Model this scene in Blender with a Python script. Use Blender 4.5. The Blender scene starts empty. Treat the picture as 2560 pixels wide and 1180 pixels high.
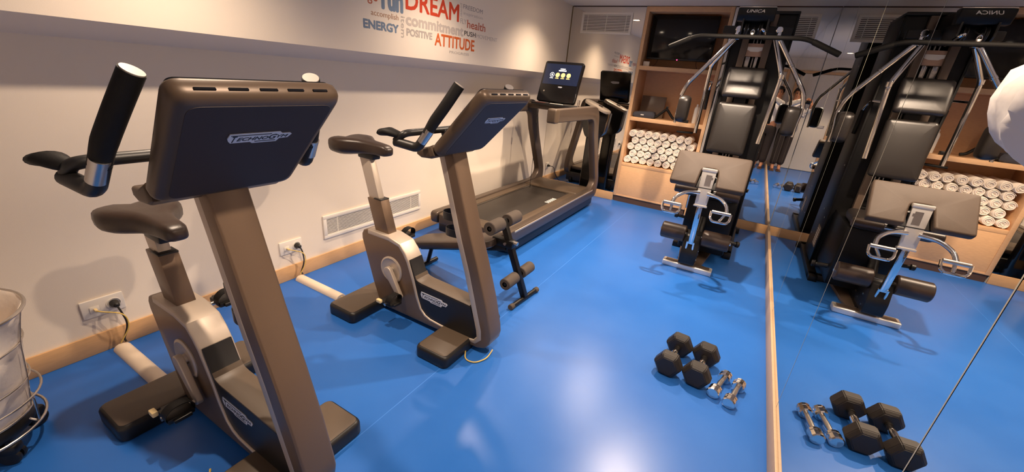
import bpy, bmesh, math, random
from mathutils import Vector, Matrix
random.seed(7)
SC = bpy.context.scene
COL = SC.collection
PI = math.pi
R = math.radians

# ------------------------------------------------------------------ helpers
def lin(c):
    c /= 255.0
    return c / 12.92 if c <= 0.04045 else ((c + 0.055) / 1.055) ** 2.4
def rgb(r, g, b): return (lin(r), lin(g), lin(b), 1.0)

def mat(name, col, rough=0.5, metal=0.0, var=0.0, vscale=30.0, bump=0.0, bscale=200.0, emit=None, estr=0.0,
        coat=0.0, spec=0.5, rvar=0.0, stretch=None, sheen=0.0):
    m = bpy.data.materials.new(name); m.use_nodes = True
    nt = m.node_tree; b = nt.nodes['Principled BSDF']
    b.inputs['Base Color'].default_value = col
    b.inputs['Roughness'].default_value = rough
    b.inputs['Metallic'].default_value = metal
    b.inputs['Specular IOR Level'].default_value = spec
    if coat: b.inputs['Coat Weight'].default_value = coat; b.inputs['Coat Roughness'].default_value = 0.1
    if sheen: b.inputs['Sheen Weight'].default_value = sheen
    if emit: b.inputs['Emission Color'].default_value = emit; b.inputs['Emission Strength'].default_value = estr
    L = nt.links.new
    tc = nt.nodes.new('ShaderNodeTexCoord')
    src = tc.outputs['Object']
    if stretch:
        mp = nt.nodes.new('ShaderNodeMapping'); mp.inputs['Scale'].default_value = stretch
        L(src, mp.inputs['Vector']); src = mp.outputs['Vector']
    if var or rvar:
        n = nt.nodes.new('ShaderNodeTexNoise'); n.inputs['Scale'].default_value = vscale; n.inputs['Detail'].default_value = 4
        L(src, n.inputs['Vector'])
        if var:
            cr = nt.nodes.new('ShaderNodeMix'); cr.data_type = 'RGBA'
            cr.inputs[6].default_value = [max(0, c * (1 - var)) for c in col[:3]] + [1]
            cr.inputs[7].default_value = [min(1, c * (1 + var)) for c in col[:3]] + [1]
            L(n.outputs['Fac'], cr.inputs['Factor']); L(cr.outputs[2], b.inputs['Base Color'])
        if rvar:
            mr = nt.nodes.new('ShaderNodeMapRange'); mr.inputs['To Min'].default_value = rough - rvar; mr.inputs['To Max'].default_value = rough + rvar
            L(n.outputs['Fac'], mr.inputs['Value']); L(mr.outputs['Result'], b.inputs['Roughness'])
    if bump:
        n2 = nt.nodes.new('ShaderNodeTexNoise'); n2.inputs['Scale'].default_value = bscale; n2.inputs['Detail'].default_value = 3
        bp = nt.nodes.new('ShaderNodeBump'); bp.inputs['Strength'].default_value = bump; bp.inputs['Distance'].default_value = 0.002
        L(src, n2.inputs['Vector']); L(n2.outputs['Fac'], bp.inputs['Height']); L(bp.outputs['Normal'], b.inputs['Normal'])
    return m

ORG = {}
def obj(name, bm, m, parent=None, smooth=35, local=False):
    """link a bmesh as ONE mesh object; geometry is in world metres unless local"""
    bmesh.ops.recalc_face_normals(bm, faces=bm.faces[:])
    me = bpy.data.meshes.new(name); bm.to_mesh(me); bm.free()
    if parent is not None and not local:
        o0 = ORG[parent.name]
        me.transform(Matrix.Translation(-o0))
    me.materials.append(m)
    if smooth is not None:
        for p in me.polygons: p.use_smooth = True
        me.set_sharp_from_angle(angle=R(smooth))
    o = bpy.data.objects.new(name, me); COL.objects.link(o)
    if parent is not None:
        o.parent = parent; ORG[o.name] = ORG[parent.name]
    else:
        ORG[o.name] = Vector((0, 0, 0))
    return o
def tag(o, label, cat, group=None):
    o['label'] = label; o['category'] = cat
    if group: o['group'] = group
    return o
def thing(name, label, cat, loc=(0, 0, 0), group=None):
    o = bpy.data.objects.new(name, None); o.empty_display_size = 0.05; COL.objects.link(o)
    o.location = loc; ORG[o.name] = Vector(loc)
    return tag(o, label, cat, group)
def solo(name, bm, m, label, cat, group=None, smooth=35, at=None):
    """a thing that is one mesh, with its origin near its base"""
    o = obj(name, bm, m, None, smooth)
    if at is not None:
        o.data.transform(Matrix.Translation(-Vector(at))); o.location = at; ORG[o.name] = Vector(at)
    return tag(o, label, cat, group)
def struct(name, bm, m, smooth=35):
    o = obj(name, bm, m, None, smooth); o['kind'] = 'structure'; return o
def dup(root, loc, label=None, group=None):
    r = root.copy(); COL.objects.link(r); r.location = loc
    if label: r['label'] = label
    if group: r['group'] = group
    for ch in list(root.children):
        c = ch.copy(); COL.objects.link(c); c.parent = r
        for g in list(ch.children):
            d = g.copy(); COL.objects.link(d); d.parent = c
    return r
B = bmesh.new
def _new(bm, v0):
    bm.verts.ensure_lookup_table(); return bm.verts[v0:]
def box(bm, x0, x1, y0, y1, z0, z1, bev=0, seg=2, M=None):
    v0 = len(bm.verts)
    t = bmesh.new(); bmesh.ops.create_cube(t, size=1)
    t.transform(Matrix.Translation(((x0 + x1) / 2, (y0 + y1) / 2, (z0 + z1) / 2)) @ Matrix.Diagonal((abs(x1 - x0), abs(y1 - y0), abs(z1 - z0), 1)))
    if bev: bmesh.ops.bevel(t, geom=t.edges[:], offset=bev, segments=seg, affect='EDGES', profile=0.5)
    join(bm, t, M); return bm
def join(bm, t, M=None):
    if M is not None: t.transform(M)
    me = bpy.data.meshes.new('tmp'); t.to_mesh(me); t.free(); bm.from_mesh(me); bpy.data.meshes.remove(me)
def prism(bm, pts, a0, a1, axis='y', bev=0, seg=2, M=None):
    t = bmesh.new()
    def P(u, v, a):
        return (u, a, v) if axis == 'y' else ((a, u, v) if axis == 'x' else (u, v, a))
    va = [t.verts.new(P(u, v, a0)) for u, v in pts]; vb = [t.verts.new(P(u, v, a1)) for u, v in pts]
    n = len(pts)
    t.faces.new(va); t.faces.new(vb[::-1])
    for i in range(n): t.faces.new((va[i], vb[i], vb[(i + 1) % n], va[(i + 1) % n]))
    bmesh.ops.recalc_face_normals(t, faces=t.faces[:])
    if bev:
        es = [e for e in t.edges if (e.verts[0] in set(va) and e.verts[1] in set(va)) or (e.verts[0] in set(vb) and e.verts[1] in set(vb))]
        bmesh.ops.bevel(t, geom=es, offset=bev, segments=seg, affect='EDGES', profile=0.5, clamp_overlap=True)
    bmesh.ops.triangulate(t, faces=[f for f in t.faces if len(f.verts) > 4])
    join(bm, t, M); return bm
def fillet(pts, r, n=5, closed=False):
    """round the corners of a polyline; r a number or a list"""
    pts = [Vector(p) for p in pts]; out = []; N = len(pts)
    for i, p in enumerate(pts):
        rr = r[i] if isinstance(r, (list, tuple)) else r
        if (not closed and i in (0, N - 1)) or rr <= 0: out.append(p); continue
        a = pts[i - 1] - p; b = pts[(i + 1) % N] - p
        la, lb = a.length, b.length
        if la < 1e-6 or lb < 1e-6: out.append(p); continue
        d = min(rr, la * 0.48, lb * 0.48)
        p0 = p + a / la * d; p1 = p + b / lb * d
        for k in range(n + 1):
            t = k / n; out.append((1 - t) ** 2 * p0 + 2 * t * (1 - t) * p + t * t * p1)
    return out
def tube(bm, pts, r, seg=12, closed=False, cap=True, M=None, flat=1.0):
    pts = [Vector(p) for p in pts]; n = len(pts); t = bmesh.new()
    rs = r if isinstance(r, (list, tuple)) else [r] * n
    tan = []
    for i in range(n):
        a = pts[i - 1] if (i > 0 or closed) else pts[i]; b = pts[(i + 1) % n] if (i < n - 1 or closed) else pts[i]
        tan.append((b - a).normalized())
    up = Vector((0, 0, 1)) if abs(tan[0].z) < 0.9 else Vector((0, 1, 0))
    nv = tan[0].cross(up).normalized(); rings = []
    for i in range(n):
        nv = (nv - tan[i] * nv.dot(tan[i])).normalized(); bv = tan[i].cross(nv)
        rings.append([t.verts.new(pts[i] + (nv * math.cos(2 * PI * k / seg) + bv * math.sin(2 * PI * k / seg) * flat) * rs[i]) for k in range(seg)])
    m = n if closed else n - 1
    for i in range(m):
        a, b = rings[i], rings[(i + 1) % n]
        for k in range(seg): t.faces.new((a[k], a[(k + 1) % seg], b[(k + 1) % seg], b[k]))
    if cap and not closed: t.faces.new(rings[0][::-1]); t.faces.new(rings[-1])
    join(bm, t, M); return bm
def lathe(bm, prof, M=None, seg=32, sy=1.0):
    t = bmesh.new(); rings = []
    for r_, z_ in prof:
        if r_ < 1e-6: rings.append([t.verts.new((0, 0, z_))])
        else: rings.append([t.verts.new((r_ * math.cos(2 * PI * k / seg), r_ * math.sin(2 * PI * k / seg) * sy, z_)) for k in range(seg)])
    for a, b in zip(rings, rings[1:]):
        for k in range(seg):
            k2 = (k + 1) % seg
            if len(a) == 1 and len(b) == 1: continue
            if len(a) == 1: t.faces.new((a[0], b[k], b[k2]))
            elif len(b) == 1: t.faces.new((a[k], b[0], a[k2]))
            else: t.faces.new((a[k], b[k], b[k2], a[k2]))
    join(bm, t, M); return bm
def cyl(bm, p0, p1, r, seg=24, bev=0.0, r1=None):
    p0, p1 = Vector(p0), Vector(p1); L = (p1 - p0).length; r1 = r if r1 is None else r1
    q = (p1 - p0).to_track_quat('Z', 'Y').to_matrix().to_4x4()
    prof = [(0, 0), (r - bev, 0), (r, bev), (r1, L - bev), (r1 - bev, L), (0, L)] if bev else [(0, 0), (r, 0), (r1, L), (0, L)]
    return lathe(bm, prof, Matrix.Translation(p0) @ q, seg)
def loft(bm, rings, M=None, cap=True):
    t = bmesh.new(); vs = [[t.verts.new(p) for p in r] for r in rings]; n = len(vs[0])
    for a, b in zip(vs, vs[1:]):
        for k in range(n): t.faces.new((a[k], a[(k + 1) % n], b[(k + 1) % n], b[k]))
    if cap: t.faces.new(vs[0][::-1]); t.faces.new(vs[-1])
    join(bm, t, M); return bm
def rrect(w, h, r, n=5, cx=0, cy=0):
    out = []
    for sx, sy, a0 in ((1, 1, 0), (-1, 1, 90), (-1, -1, 180), (1, -1, 270)):
        for k in range(n + 1):
            a = R(a0 + 90 * k / n); out.append((cx + sx * (w / 2 - r) + r * math.cos(a), cy + sy * (h / 2 - r) + r * math.sin(a)))
    return out
def pillow(bm, w, h, d, r, M, bulge=0.35, n=5):
    """padded upholstered slab in the local xy plane, thickness d along z, soft rounded edges"""
    rings = []
    for z, s in ((0, 0.012), (0.18, 0.003), (0.4, 0), (0.65, 0.0), (0.86, 0.006), (0.97, 0.018), (1.0, 0.035)):
        rings.append([(x, y, z * d) for x, y in rrect(w - 2 * s, h - 2 * s, max(r - s, 0.004), n)])
    rings.append([(x * 0.6, y * 0.6, d * (1 + bulge * 0.1)) for x, y in rrect(w - 0.07, h - 0.07, max(r - 0.035, 0.004), n)])
    loft(bm, rings, M); return bm
def frame_mat(o, x, y, z):
    x, y, z = Vector(x), Vector(y), Vector(z); o = Vector(o)
    return Matrix(((x.x, y.x, z.x, o.x), (x.y, y.y, z.y, o.y), (x.z, y.z, z.z, o.z), (0, 0, 0, 1)))
def text(bm, s, w, h, M, depth=0.001, shear=0.0, bold=0.0, space=1.0):
    """lettering fitted to a w x h box centred on the local origin, raised along local z"""
    cu = bpy.data.curves.new('t', 'FONT'); cu.body = s; cu.shear = shear; cu.space_character = space
    cu.extrude = 0.5; cu.resolution_u = 3
    o = bpy.data.objects.new('t', cu); COL.objects.link(o)
    dg = bpy.context.evaluated_depsgraph_get(); me = bpy.data.meshes.new_from_object(o.evaluated_get(dg))
    t = bmesh.new(); t.from_mesh(me)
    xs = [v.co.x for v in t.verts]; ys = [v.co.y for v in t.verts]
    sx = w / (max(xs) - min(xs)); sy = h / (max(ys) - min(ys)); cx = (max(xs) + min(xs)) / 2; cy = (max(ys) + min(ys)) / 2
    for v in t.verts: v.co = Vector(((v.co.x - cx) * sx, (v.co.y - cy) * sy, (v.co.z + 0.5) * depth))
    bpy.data.objects.remove(o); bpy.data.curves.remove(cu); bpy.data.meshes.remove(me)
    if bold > 0:                      # heavier strokes: the outline spread evenly in eight directions
        r_ = bold * sy * 0.8
        for k in range(8):
            c2 = t.copy(); join(bm, c2, M @ Matrix.Translation((r_ * math.cos(k * PI / 4), r_ * math.sin(k * PI / 4), -0.00002 * (k + 1))))
    join(bm, t, M); return bm

# ------------------------------------------------------------------ materials
M_ = {}
def floor_mat():
    m = mat('blue_vinyl', rgb(24, 104, 176), 0.24, spec=0.38)
    nt = m.node_tree; b = nt.nodes['Principled BSDF']; L = nt.links.new
    tc = nt.nodes.new('ShaderNodeTexCoord')
    n1 = nt.nodes.new('ShaderNodeTexNoise'); n1.inputs['Scale'].default_value = 1.6; n1.inputs['Detail'].default_value = 5; n1.inputs['Roughness'].default_value = 0.6
    n2 = nt.nodes.new('ShaderNodeTexNoise'); n2.inputs['Scale'].default_value = 260
    L(tc.outputs['Object'], n1.inputs['Vector']); L(tc.outputs['Object'], n2.inputs['Vector'])
    mx = nt.nodes.new('ShaderNodeMix'); mx.data_type = 'RGBA'
    mx.inputs[6].default_value = rgb(28, 92, 176); mx.inputs[7].default_value = rgb(52, 112, 194)
    L(n1.outputs['Fac'], mx.inputs['Factor'])
    # welded seams of the vinyl sheets, as wear lines that belong to the floor
    sp = nt.nodes.new('ShaderNodeSeparateXYZ'); L(tc.outputs['Object'], sp.inputs[0])
    def line(sock, pos, w):
        s = nt.nodes.new('ShaderNodeMath'); s.operation = 'SUBTRACT'; L(sock, s.inputs[0]); s.inputs[1].default_value = pos
        a = nt.nodes.new('ShaderNodeMath'); a.operation = 'ABSOLUTE'; L(s.outputs[0], a.inputs[0])
        c = nt.nodes.new('ShaderNodeMath'); c.operation = 'LESS_THAN'; L(a.outputs[0], c.inputs[0]); c.inputs[1].default_value = w; return c.outputs[0]
    l1 = line(sp.outputs['X'], -1.128, 0.0022)
    m2 = nt.nodes.new('ShaderNodeMix'); m2.data_type = 'RGBA'; m2.inputs[7].default_value = rgb(62, 122, 206)
    L(l1, m2.inputs['Factor']); L(mx.outputs[2], m2.inputs[6]); L(m2.outputs[2], b.inputs['Base Color'])
    mr = nt.nodes.new('ShaderNodeMapRange'); mr.inputs['To Min'].default_value = 0.25; mr.inputs['To Max'].default_value = 0.36
    L(n1.outputs['Fac'], mr.inputs['Value']); L(mr.outputs['Result'], b.inputs['Roughness'])
    bp = nt.nodes.new('ShaderNodeBump'); bp.inputs['Strength'].default_value = 0.06; bp.inputs['Distance'].default_value = 0.001
    L(n2.outputs['Fac'], bp.inputs['Height']); L(bp.outputs['Normal'], b.inputs['Normal'])
    return m
def wood(name, c, sx=(1, 1, 12)):
    return mat(name, c, 0.45, var=0.14, vscale=9, bump=0.05, bscale=60, stretch=sx)
M_['floor'] = floor_mat()
M_['wall'] = mat('wall_paint', rgb(232, 219, 202), 0.75, var=0.02, vscale=3, bump=0.25, bscale=350)
M_['white'] = mat('white_paint', rgb(234, 226, 214), 0.6, var=0.02)
M_['ceil'] = mat('ceiling_paint', rgb(236, 228, 216), 0.8, var=0.02)
M_['mirror'] = mat('mirror_glass', (0.80, 0.78, 0.74, 1), 0.006, 1.0)
M_['edge'] = mat('glass_edge', rgb(170, 164, 146), 0.3)
M_['olive'] = mat('sealant', rgb(120, 96, 48), 0.5)
M_['wood'] = wood('oak_trim', rgb(218, 174, 130), (3, 3, 14))
M_['woodb'] = wood('oak_baseboard', rgb(208, 164, 116), (2, 2, 16))
M_['woodr'] = wood('dimmed_baseboard', rgb(190, 160, 128), (2, 16, 2))  # baseboard oak greyed and darkened to offset bright lamplight on the right strip
M_['kick'] = wood('dark_plinth', rgb(78, 58, 46))
M_['bronze'] = mat('bronze_paint', rgb(124, 102, 83), 0.42, 0.55, var=0.05, vscale=400, coat=0.15)
M_['bronzed'] = mat('dark_bronze_paint', rgb(90, 77, 67), 0.4, 0.5, var=0.05, vscale=400, coat=0.15)
M_['champ'] = mat('champagne_metal', rgb(198, 184, 168), 0.44, 0.5, var=0.04, vscale=500)
M_['console'] = mat('bronze_housing', rgb(86, 70, 56), 0.42, 0.3, var=0.04, vscale=400)
M_['topbr'] = mat('brown_plastic', rgb(88, 75, 62), 0.42, bump=0.08, bscale=600)
M_['barblk'] = mat('bar_black', rgb(11, 10, 10), 0.7, spec=0.12)
M_['navy'] = mat('dark_console_back', rgb(58, 47, 43), 0.62, 0.0, spec=0.4, bump=0.1, bscale=900)
M_['black'] = mat('black_plastic', rgb(26, 24, 23), 0.42, bump=0.05, bscale=700)
M_['blackg'] = mat('black_gloss', rgb(12, 11, 11), 0.12)
M_['blackm'] = mat('black_powder_coat', rgb(20, 18, 17), 0.38, 0.2)
M_['rubber'] = mat('black_rubber', rgb(19, 17, 16), 0.6, spec=0.25, bump=0.2, bscale=600)
M_['hexr'] = mat('hex_rubber', rgb(34, 28, 24), 0.5, bump=0.12, bscale=500)
M_['foam'] = mat('foam_grip', rgb(74, 64, 56), 0.85, bump=0.3, bscale=500)
M_['leather'] = mat('brown_leatherette', rgb(54, 41, 33), 0.36, var=0.06, vscale=40, bump=0.15, bscale=350)
M_['bleather'] = mat('black_leatherette', rgb(31, 27, 25), 0.36, var=0.05, vscale=40, bump=0.18, bscale=350)
M_['chrome'] = mat('chrome', (0.86, 0.83, 0.80, 1), 0.07, 1.0)
M_['satin'] = mat('satin_chrome', (0.80, 0.77, 0.73, 1), 0.36, 0.75)
M_['worn'] = mat('worn_leatherette', rgb(66, 53, 43), 0.58, var=0.14, vscale=14, bump=0.2, bscale=300, spec=0.35)
M_['steel'] = mat('brushed_steel', (0.62, 0.58, 0.54, 1), 0.28, 1.0)
M_['silverp'] = mat('silver_plastic', rgb(186, 178, 170), 0.4, 0.3)
M_['silverd'] = mat('dull_silver', rgb(150, 138, 124), 0.4, 0.3)
M_['cream'] = mat('cream_plastic', rgb(228, 202, 148), 0.5)
M_['yellow'] = mat('yellow_cable', rgb(224, 190, 96), 0.5)
M_['plate'] = mat('logo_plate', rgb(204, 208, 218), 0.45)
M_['ink'] = mat('logo_ink', rgb(30, 30, 36), 0.5)
M_['whiteink'] = mat('white_ink', rgb(214, 208, 200), 0.5)
M_['whiteplast'] = mat('white_plastic', rgb(232, 224, 212), 0.4)
M_['duct'] = mat('cable_duct', rgb(226, 208, 186), 0.5)
M_['linen'] = mat('bin_liner', rgb(236, 224, 210), 0.85, var=0.05, vscale=14, bump=0.5, bscale=60)
M_['towel'] = mat('white_terry', rgb(246, 236, 224), 0.95, bump=0.9, bscale=420, sheen=0.3)
M_['screen'] = mat('display', rgb(10, 14, 30), 0.12, emit=(0.035, 0.045, 0.09, 1), estr=0.3)
M_['amber'] = mat('display_amber', rgb(200, 150, 60), 0.3, emit=(1.0, 0.62, 0.18, 1), estr=1.3)
M_['dispw'] = mat('display_white', rgb(220, 220, 220), 0.3, emit=(1, 0.95, 0.9, 1), estr=1.0)
M_['red'] = mat('standby_led', rgb(200, 10, 40), 0.3, emit=(1, 0.03, 0.12, 1), estr=6)
M_['tvglass'] = mat('tv_glass', rgb(12, 11, 11), 0.1, spec=0.4)
M_['belt'] = mat('running_belt', rgb(40, 34, 29), 0.45, bump=0.3, bscale=500, var=0.06)
M_['deckb'] = mat('deck_bronze', rgb(84, 69, 54), 0.5, 0.2, bump=0.1, bscale=400)
M_['vent'] = mat('vent_dark', rgb(60, 50, 42), 0.8)
M_['lens'] = mat('lamp_lens', rgb(250, 240, 220), 0.4, emit=(1, 0.8, 0.6, 1), estr=45)
M_['skin'] = mat('skin', rgb(176, 122, 92), 0.5)
M_['hair'] = mat('hair', rgb(30, 22, 18), 0.6)
M_['shirt'] = mat('white_shirt', rgb(226, 220, 214), 0.8, bump=0.6, bscale=40, var=0.03, vscale=20)
M_['trouser'] = mat('dark_trousers', rgb(40, 30, 28), 0.85, bump=0.3, bscale=60)
M_['smoke'] = mat('smoked_acrylic', rgb(112, 90, 72), 0.35)
M_['bluegrey'] = mat('bluegrey_fabric', rgb(62, 62, 70), 0.9, bump=0.5, bscale=200)
M_['tanplate'] = mat('placard', rgb(120, 102, 84), 0.5)

# ------------------------------------------------------------------ camera (solved from the room's edges)
F = 1012.76257
RM = ((0.85766102, 0.50726396, 0.08426656), (0.25526613, -0.27774686, -0.92611872), (-0.44638188, 0.81580632, -0.36769996))
cam = bpy.data.cameras.new('camera'); cam.sensor_width = 36; cam.sensor_fit = 'HORIZONTAL'; cam.lens = F / 2560 * 36
cam.clip_start = 0.02; cam.clip_end = 60
co = bpy.data.objects.new('camera', cam); COL.objects.link(co); SC.camera = co
rx, dn, fw = (Vector(v) for v in RM)
co.matrix_world = frame_mat((0, 0, 1.5), rx, -dn, -fw)

# ------------------------------------------------------------------ setting
XL, YB, XM, YR, ZC = -2.60, 5.482, 0.436, -0.62, 2.395
bm = B(); box(bm, -2.75, 0.62, YR - 0.1, 6.0, -0.1, 0.0); struct('floor', bm, M_['floor'], None)
bm = B(); box(bm, -2.75, 0.62, YR - 0.1, 6.0, ZC, ZC + 0.1); struct('ceiling', bm, M_['ceil'], None)
bm = B(); prism(bm, [(XL, 0), (XL, 1.488), (-2.415, 1.561), (-2.415, ZC), (-2.75, ZC), (-2.75, 0)], YR, 6.0, 'y'); struct('wall_left', bm, M_['wall'], 20)
bm = B()
box(bm, -2.75, -1.462, YB + 0.008, 6.0, 0, ZC); box(bm, -0.504, 0.62, YB + 0.008, 6.0, 0, ZC); box(bm, -1.462, -0.504, 5.93, 6.0, 0, ZC)
struct('wall_back', bm, M_['white'], None)
bm = B(); box(bm, XM + 0.008, 0.62, YR, YB + 0.008, 0, ZC); struct('wall_right', bm, M_['white'], None)
bm = B(); box(bm, -2.75, 0.62, YR - 0.1, YR, 0, ZC); struct('wall_front', bm, M_['white'], None)
# door in the wall behind the photographer
bm = B(); box(bm, -0.50, 0.30, YR, YR + 0.03, 0.01, 2.08, 0.004); d1 = struct('door_1', bm, M_['white'])
bm = B(); box(bm, -0.56, -0.505, YR, YR + 0.045, 0, 2.14, 0.004); box(bm, 0.305, 0.36, YR, YR + 0.045, 0, 2.14, 0.004); box(bm, -0.504, 0.304, YR, YR + 0.045, 2.085, 2.14, 0.004)
obj('door_frame', bm, M_['wood'], d1)
bm = B(); tube(bm, fillet([(-0.43, YR + 0.03, 1.03), (-0.43, YR + 0.08, 1.03), (-0.31, YR + 0.08, 1.03)], 0.02), 0.01); obj('door_handle', bm, M_['steel'], d1)
# baseboards
bm = B(); box(bm, XL, -2.588, YR, YB - 0.012, 0, 0.108, 0.003); struct('baseboard_left', bm, M_['woodb'])
bm = B(); box(bm, -2.588, -1.462, YB - 0.012, YB + 0.006, 0, 0.108, 0.003); box(bm, -0.505, XM - 0.012, YB - 0.012, YB + 0.006, 0, 0.108, 0.003); struct('baseboard_back', bm, M_['woodb'])
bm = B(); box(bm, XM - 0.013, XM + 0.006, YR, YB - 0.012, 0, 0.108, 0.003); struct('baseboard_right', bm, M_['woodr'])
# mirrors
def mirror(name, pts, axis, a, label):
    bm = B(); prism(bm, pts, a, a + 0.006, axis); o = solo(name, bm, M_['mirror'], label, 'mirror', smooth=None)
    if axis == 'x' and pts[0][0] > 0:
        bm = B(); box(bm, a - .0004, a + .005, pts[0][0], pts[0][0] + .0035, pts[0][1], pts[2][1]); e = obj('polished_edge', bm, M_['edge'], o, None)
mirror('wall_mirror', [(XL + 0.004, 0.112), (-1.464, 0.112), (-1.464, 2.383), (-2.405, 2.383), (-2.405, 1.555), (XL + 0.004, 1.48)], 'y', YB, 'narrow wall mirror between the left corner and the wooden towel cabinet')
mirror('wall_mirror', [(-0.502, 0.112), (XM - 0.004, 0.112), (XM - 0.004, 2.383), (-0.502, 2.383)], 'y', YB, 'wall mirror behind the multi gym, right of the wooden cabinet')
EDG = [YR + 0.005, 0.938, 2.03, 3.12, 4.25, YB - 0.004]
LABM = ['right wall mirror panel nearest the viewer, beyond the lowest slanting joint', 'right wall mirror panel that reflects the dumbbells', 'right wall mirror panel that reflects the bicep pad and chrome foot bar', 'right wall mirror panel reflecting the side of the black weight tower', 'farthest right wall mirror panel, ending at the back corner']
for i in range(5):
    mirror('wall_mirror', [(EDG[i] + 0.001, 0.112), (EDG[i + 1] - 0.001, 0.112), (EDG[i + 1] - 0.001, 2.383), (EDG[i] + 0.001, 2.383)], 'x', XM, LABM[i])
# sealant strips and thin trim above mirrors
bm = B(); box(bm, -2.415, -2.404, YB - 0.004, YB + 0.006, 1.556, 2.39); struct('trim_1', bm, M_['olive'], None)
bm = B(); box(bm, -2.404, -1.464, YB - 0.003, YB + 0.006, 2.384, 2.395); box(bm, -0.502, XM, YB - 0.003, YB + 0.006, 2.384, 2.395); struct('trim_2', bm, M_['kick'], None)

# ------------------------------------------------------------------ air vents
def vent(label, M, w, h, nsl, fr=0.028, mull=(0.12, 0.5, 0.88)):
    """grille in a local frame: x right, y up, z out of the wall; M places its lower left corner"""
    t = thing('air_vent', label, 'vent', tuple(M.translation))
    bm = B(); box(bm, 0.01, w - 0.01, 0.01, h - 0.01, 0.0005, 0.003); bm.transform(M); obj('backing', bm, M_['vent'], t, None)
    bm = B()
    box(bm, 0, w, 0, fr, 0, 0.013, 0.003); box(bm, 0, w, h - fr, h, 0, 0.013, 0.003); box(bm, 0, fr, fr * .9, h - fr * .9, 0, 0.013, 0.003); box(bm, w - fr, w, fr * .9, h - fr * .9, 0, 0.013, 0.003)
    bm.transform(M); obj('frame', bm, M_['whiteplast'], t)
    bm = B(); p = (h - 2 * fr) / nsl
    for k in range(nsl):
        y = fr + (k + 0.5) * p
        t2 = Matrix.Translation((0, y, 0.007)) @ Matrix.Rotation(R(28), 4, 'X')
        box(bm, fr, w - fr, -p * 0.30, p * 0.30, -0.0012, 0.0012, M=t2)
    for f in mull: box(bm, w * f - 0.003, w * f + 0.003, fr, h - fr, 0.002, 0.006)
    bm.transform(M); obj('slats', bm, M_['whiteplast'], t)
    return t
ML = lambda o: frame_mat(o, (0, 1, 0), (0, 0, 1), (1, 0, 0))     # on the left wall, facing +X
MB_ = lambda o: frame_mat(o, (1, 0, 0), (0, 0, 1), (0, -1, 0))   # facing the viewer, -Y
vent('long white air vent low on the left wall behind the second bike', ML((XL, 1.785, 0.222)), 1.05, 0.183, 13)
vent('white air vent high on the narrow mirror left of the cabinet', MB_((-2.262, YB, 2.08)), 0.655, 0.242, 11)
vent('white air vent high on the mirror behind the multi gym', MB_((-0.376, YB, 2.085)), 0.665, 0.24, 11)

# ------------------------------------------------------------------ word cloud on the wall
wt = thing('wall_lettering', 'cluster of motivational words lettered high on the left wall', 'wall lettering', (-2.415, 2.1, 1.63))
WX = -2.4152
def word(s, y0, y1, z0, z1, c, bold=0.0, vert=False, lab=None):
    m = M_.get('w' + c) or mat('letter_' + c, {'red': rgb(204, 62, 26), 'dred': rgb(150, 52, 30), 'orange': rgb(206, 96, 36), 'blue': rgb(112, 130, 152), 'grey': rgb(176, 166, 158), 'lgrey': rgb(192, 180, 170),
        'tan': rgb(176, 132, 100), 'terra': rgb(190, 98, 70), 'black': rgb(50, 44, 44), 'mid': rgb(150, 142, 138)}[c], 0.7)
    M_['w' + c] = m
    bm = B(); cy, cz = (y0 + y1) / 2, (z0 + z1) / 2
    if vert: text(bm, s, z1 - z0, y1 - y0, frame_mat((WX, cy, cz), (0, 0, -1), (0, 1, 0), (1, 0, 0)), 0.0012, bold=bold)
    else: text(bm, s, y1 - y0, z1 - z0, frame_mat((WX, cy, cz), (0, 1, 0), (0, 0, 1), (1, 0, 0)), 0.0012, bold=bold)
    o = obj('word', bm, m, wt, None); o['label'] = lab or ('the word %s' % s)
word('DREAM', 2.488, 3.114, 1.887, 2.012, 'red', 0.028, lab='large orange-red word DREAM')
word('run', 2.262, 2.452, 1.853, 1.95, 'blue', 0.05, lab='blue-grey word run')
word('change', 1.96, 2.219, 1.862, 1.95, 'terra', lab='terracotta word ending in nge')
word('accomplish', 2.16, 2.412, 1.787, 1.832, 'tan', 0)
word('ENERGY', 2.094, 2.408, 1.714, 1.765, 'blue', 0.06, lab='bold blue-grey word ENERGY')
word('commitment', 2.49, 3.185, 1.781, 1.85, 'lgrey', 0.055, lab='pale grey word commitment')
word('POSITIVE', 2.494, 2.776, 1.710, 1.757, 'grey', 0.055)
word('ATTITUDE', 2.812, 3.358, 1.674, 1.763, 'orange', 0.03, lab='orange word ATTITUDE')
word('PROGRESS', 3.0, 3.281, 1.630, 1.650, 'grey', 0.0)
word('health', 3.239, 3.524, 1.855, 1.918, 'terra', 0.016)
word('PUSH', 3.202, 3.372, 1.790, 1.829, 'black', 0.01, lab='black word PUSH')
word('MOVEMENT', 3.385, 3.74, 1.790, 1.824, 'lgrey', 0.0)
word('FREEDOM', 3.174, 3.466, 1.996, 2.030, 'mid', 0.0)
word('inspiration', 3.179, 3.471, 1.944, 1.974, 'lgrey', 0.0)
word('FLY', 3.140, 3.226, 1.879, 1.917, 'grey', 0.0)
word('item', 2.436, 2.474, 1.690, 1.830, 'grey', 0.0, vert=True)
word('power', 3.128, 3.158, 1.925, 2.03, 'lgrey', 0.0, vert=True)

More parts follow.
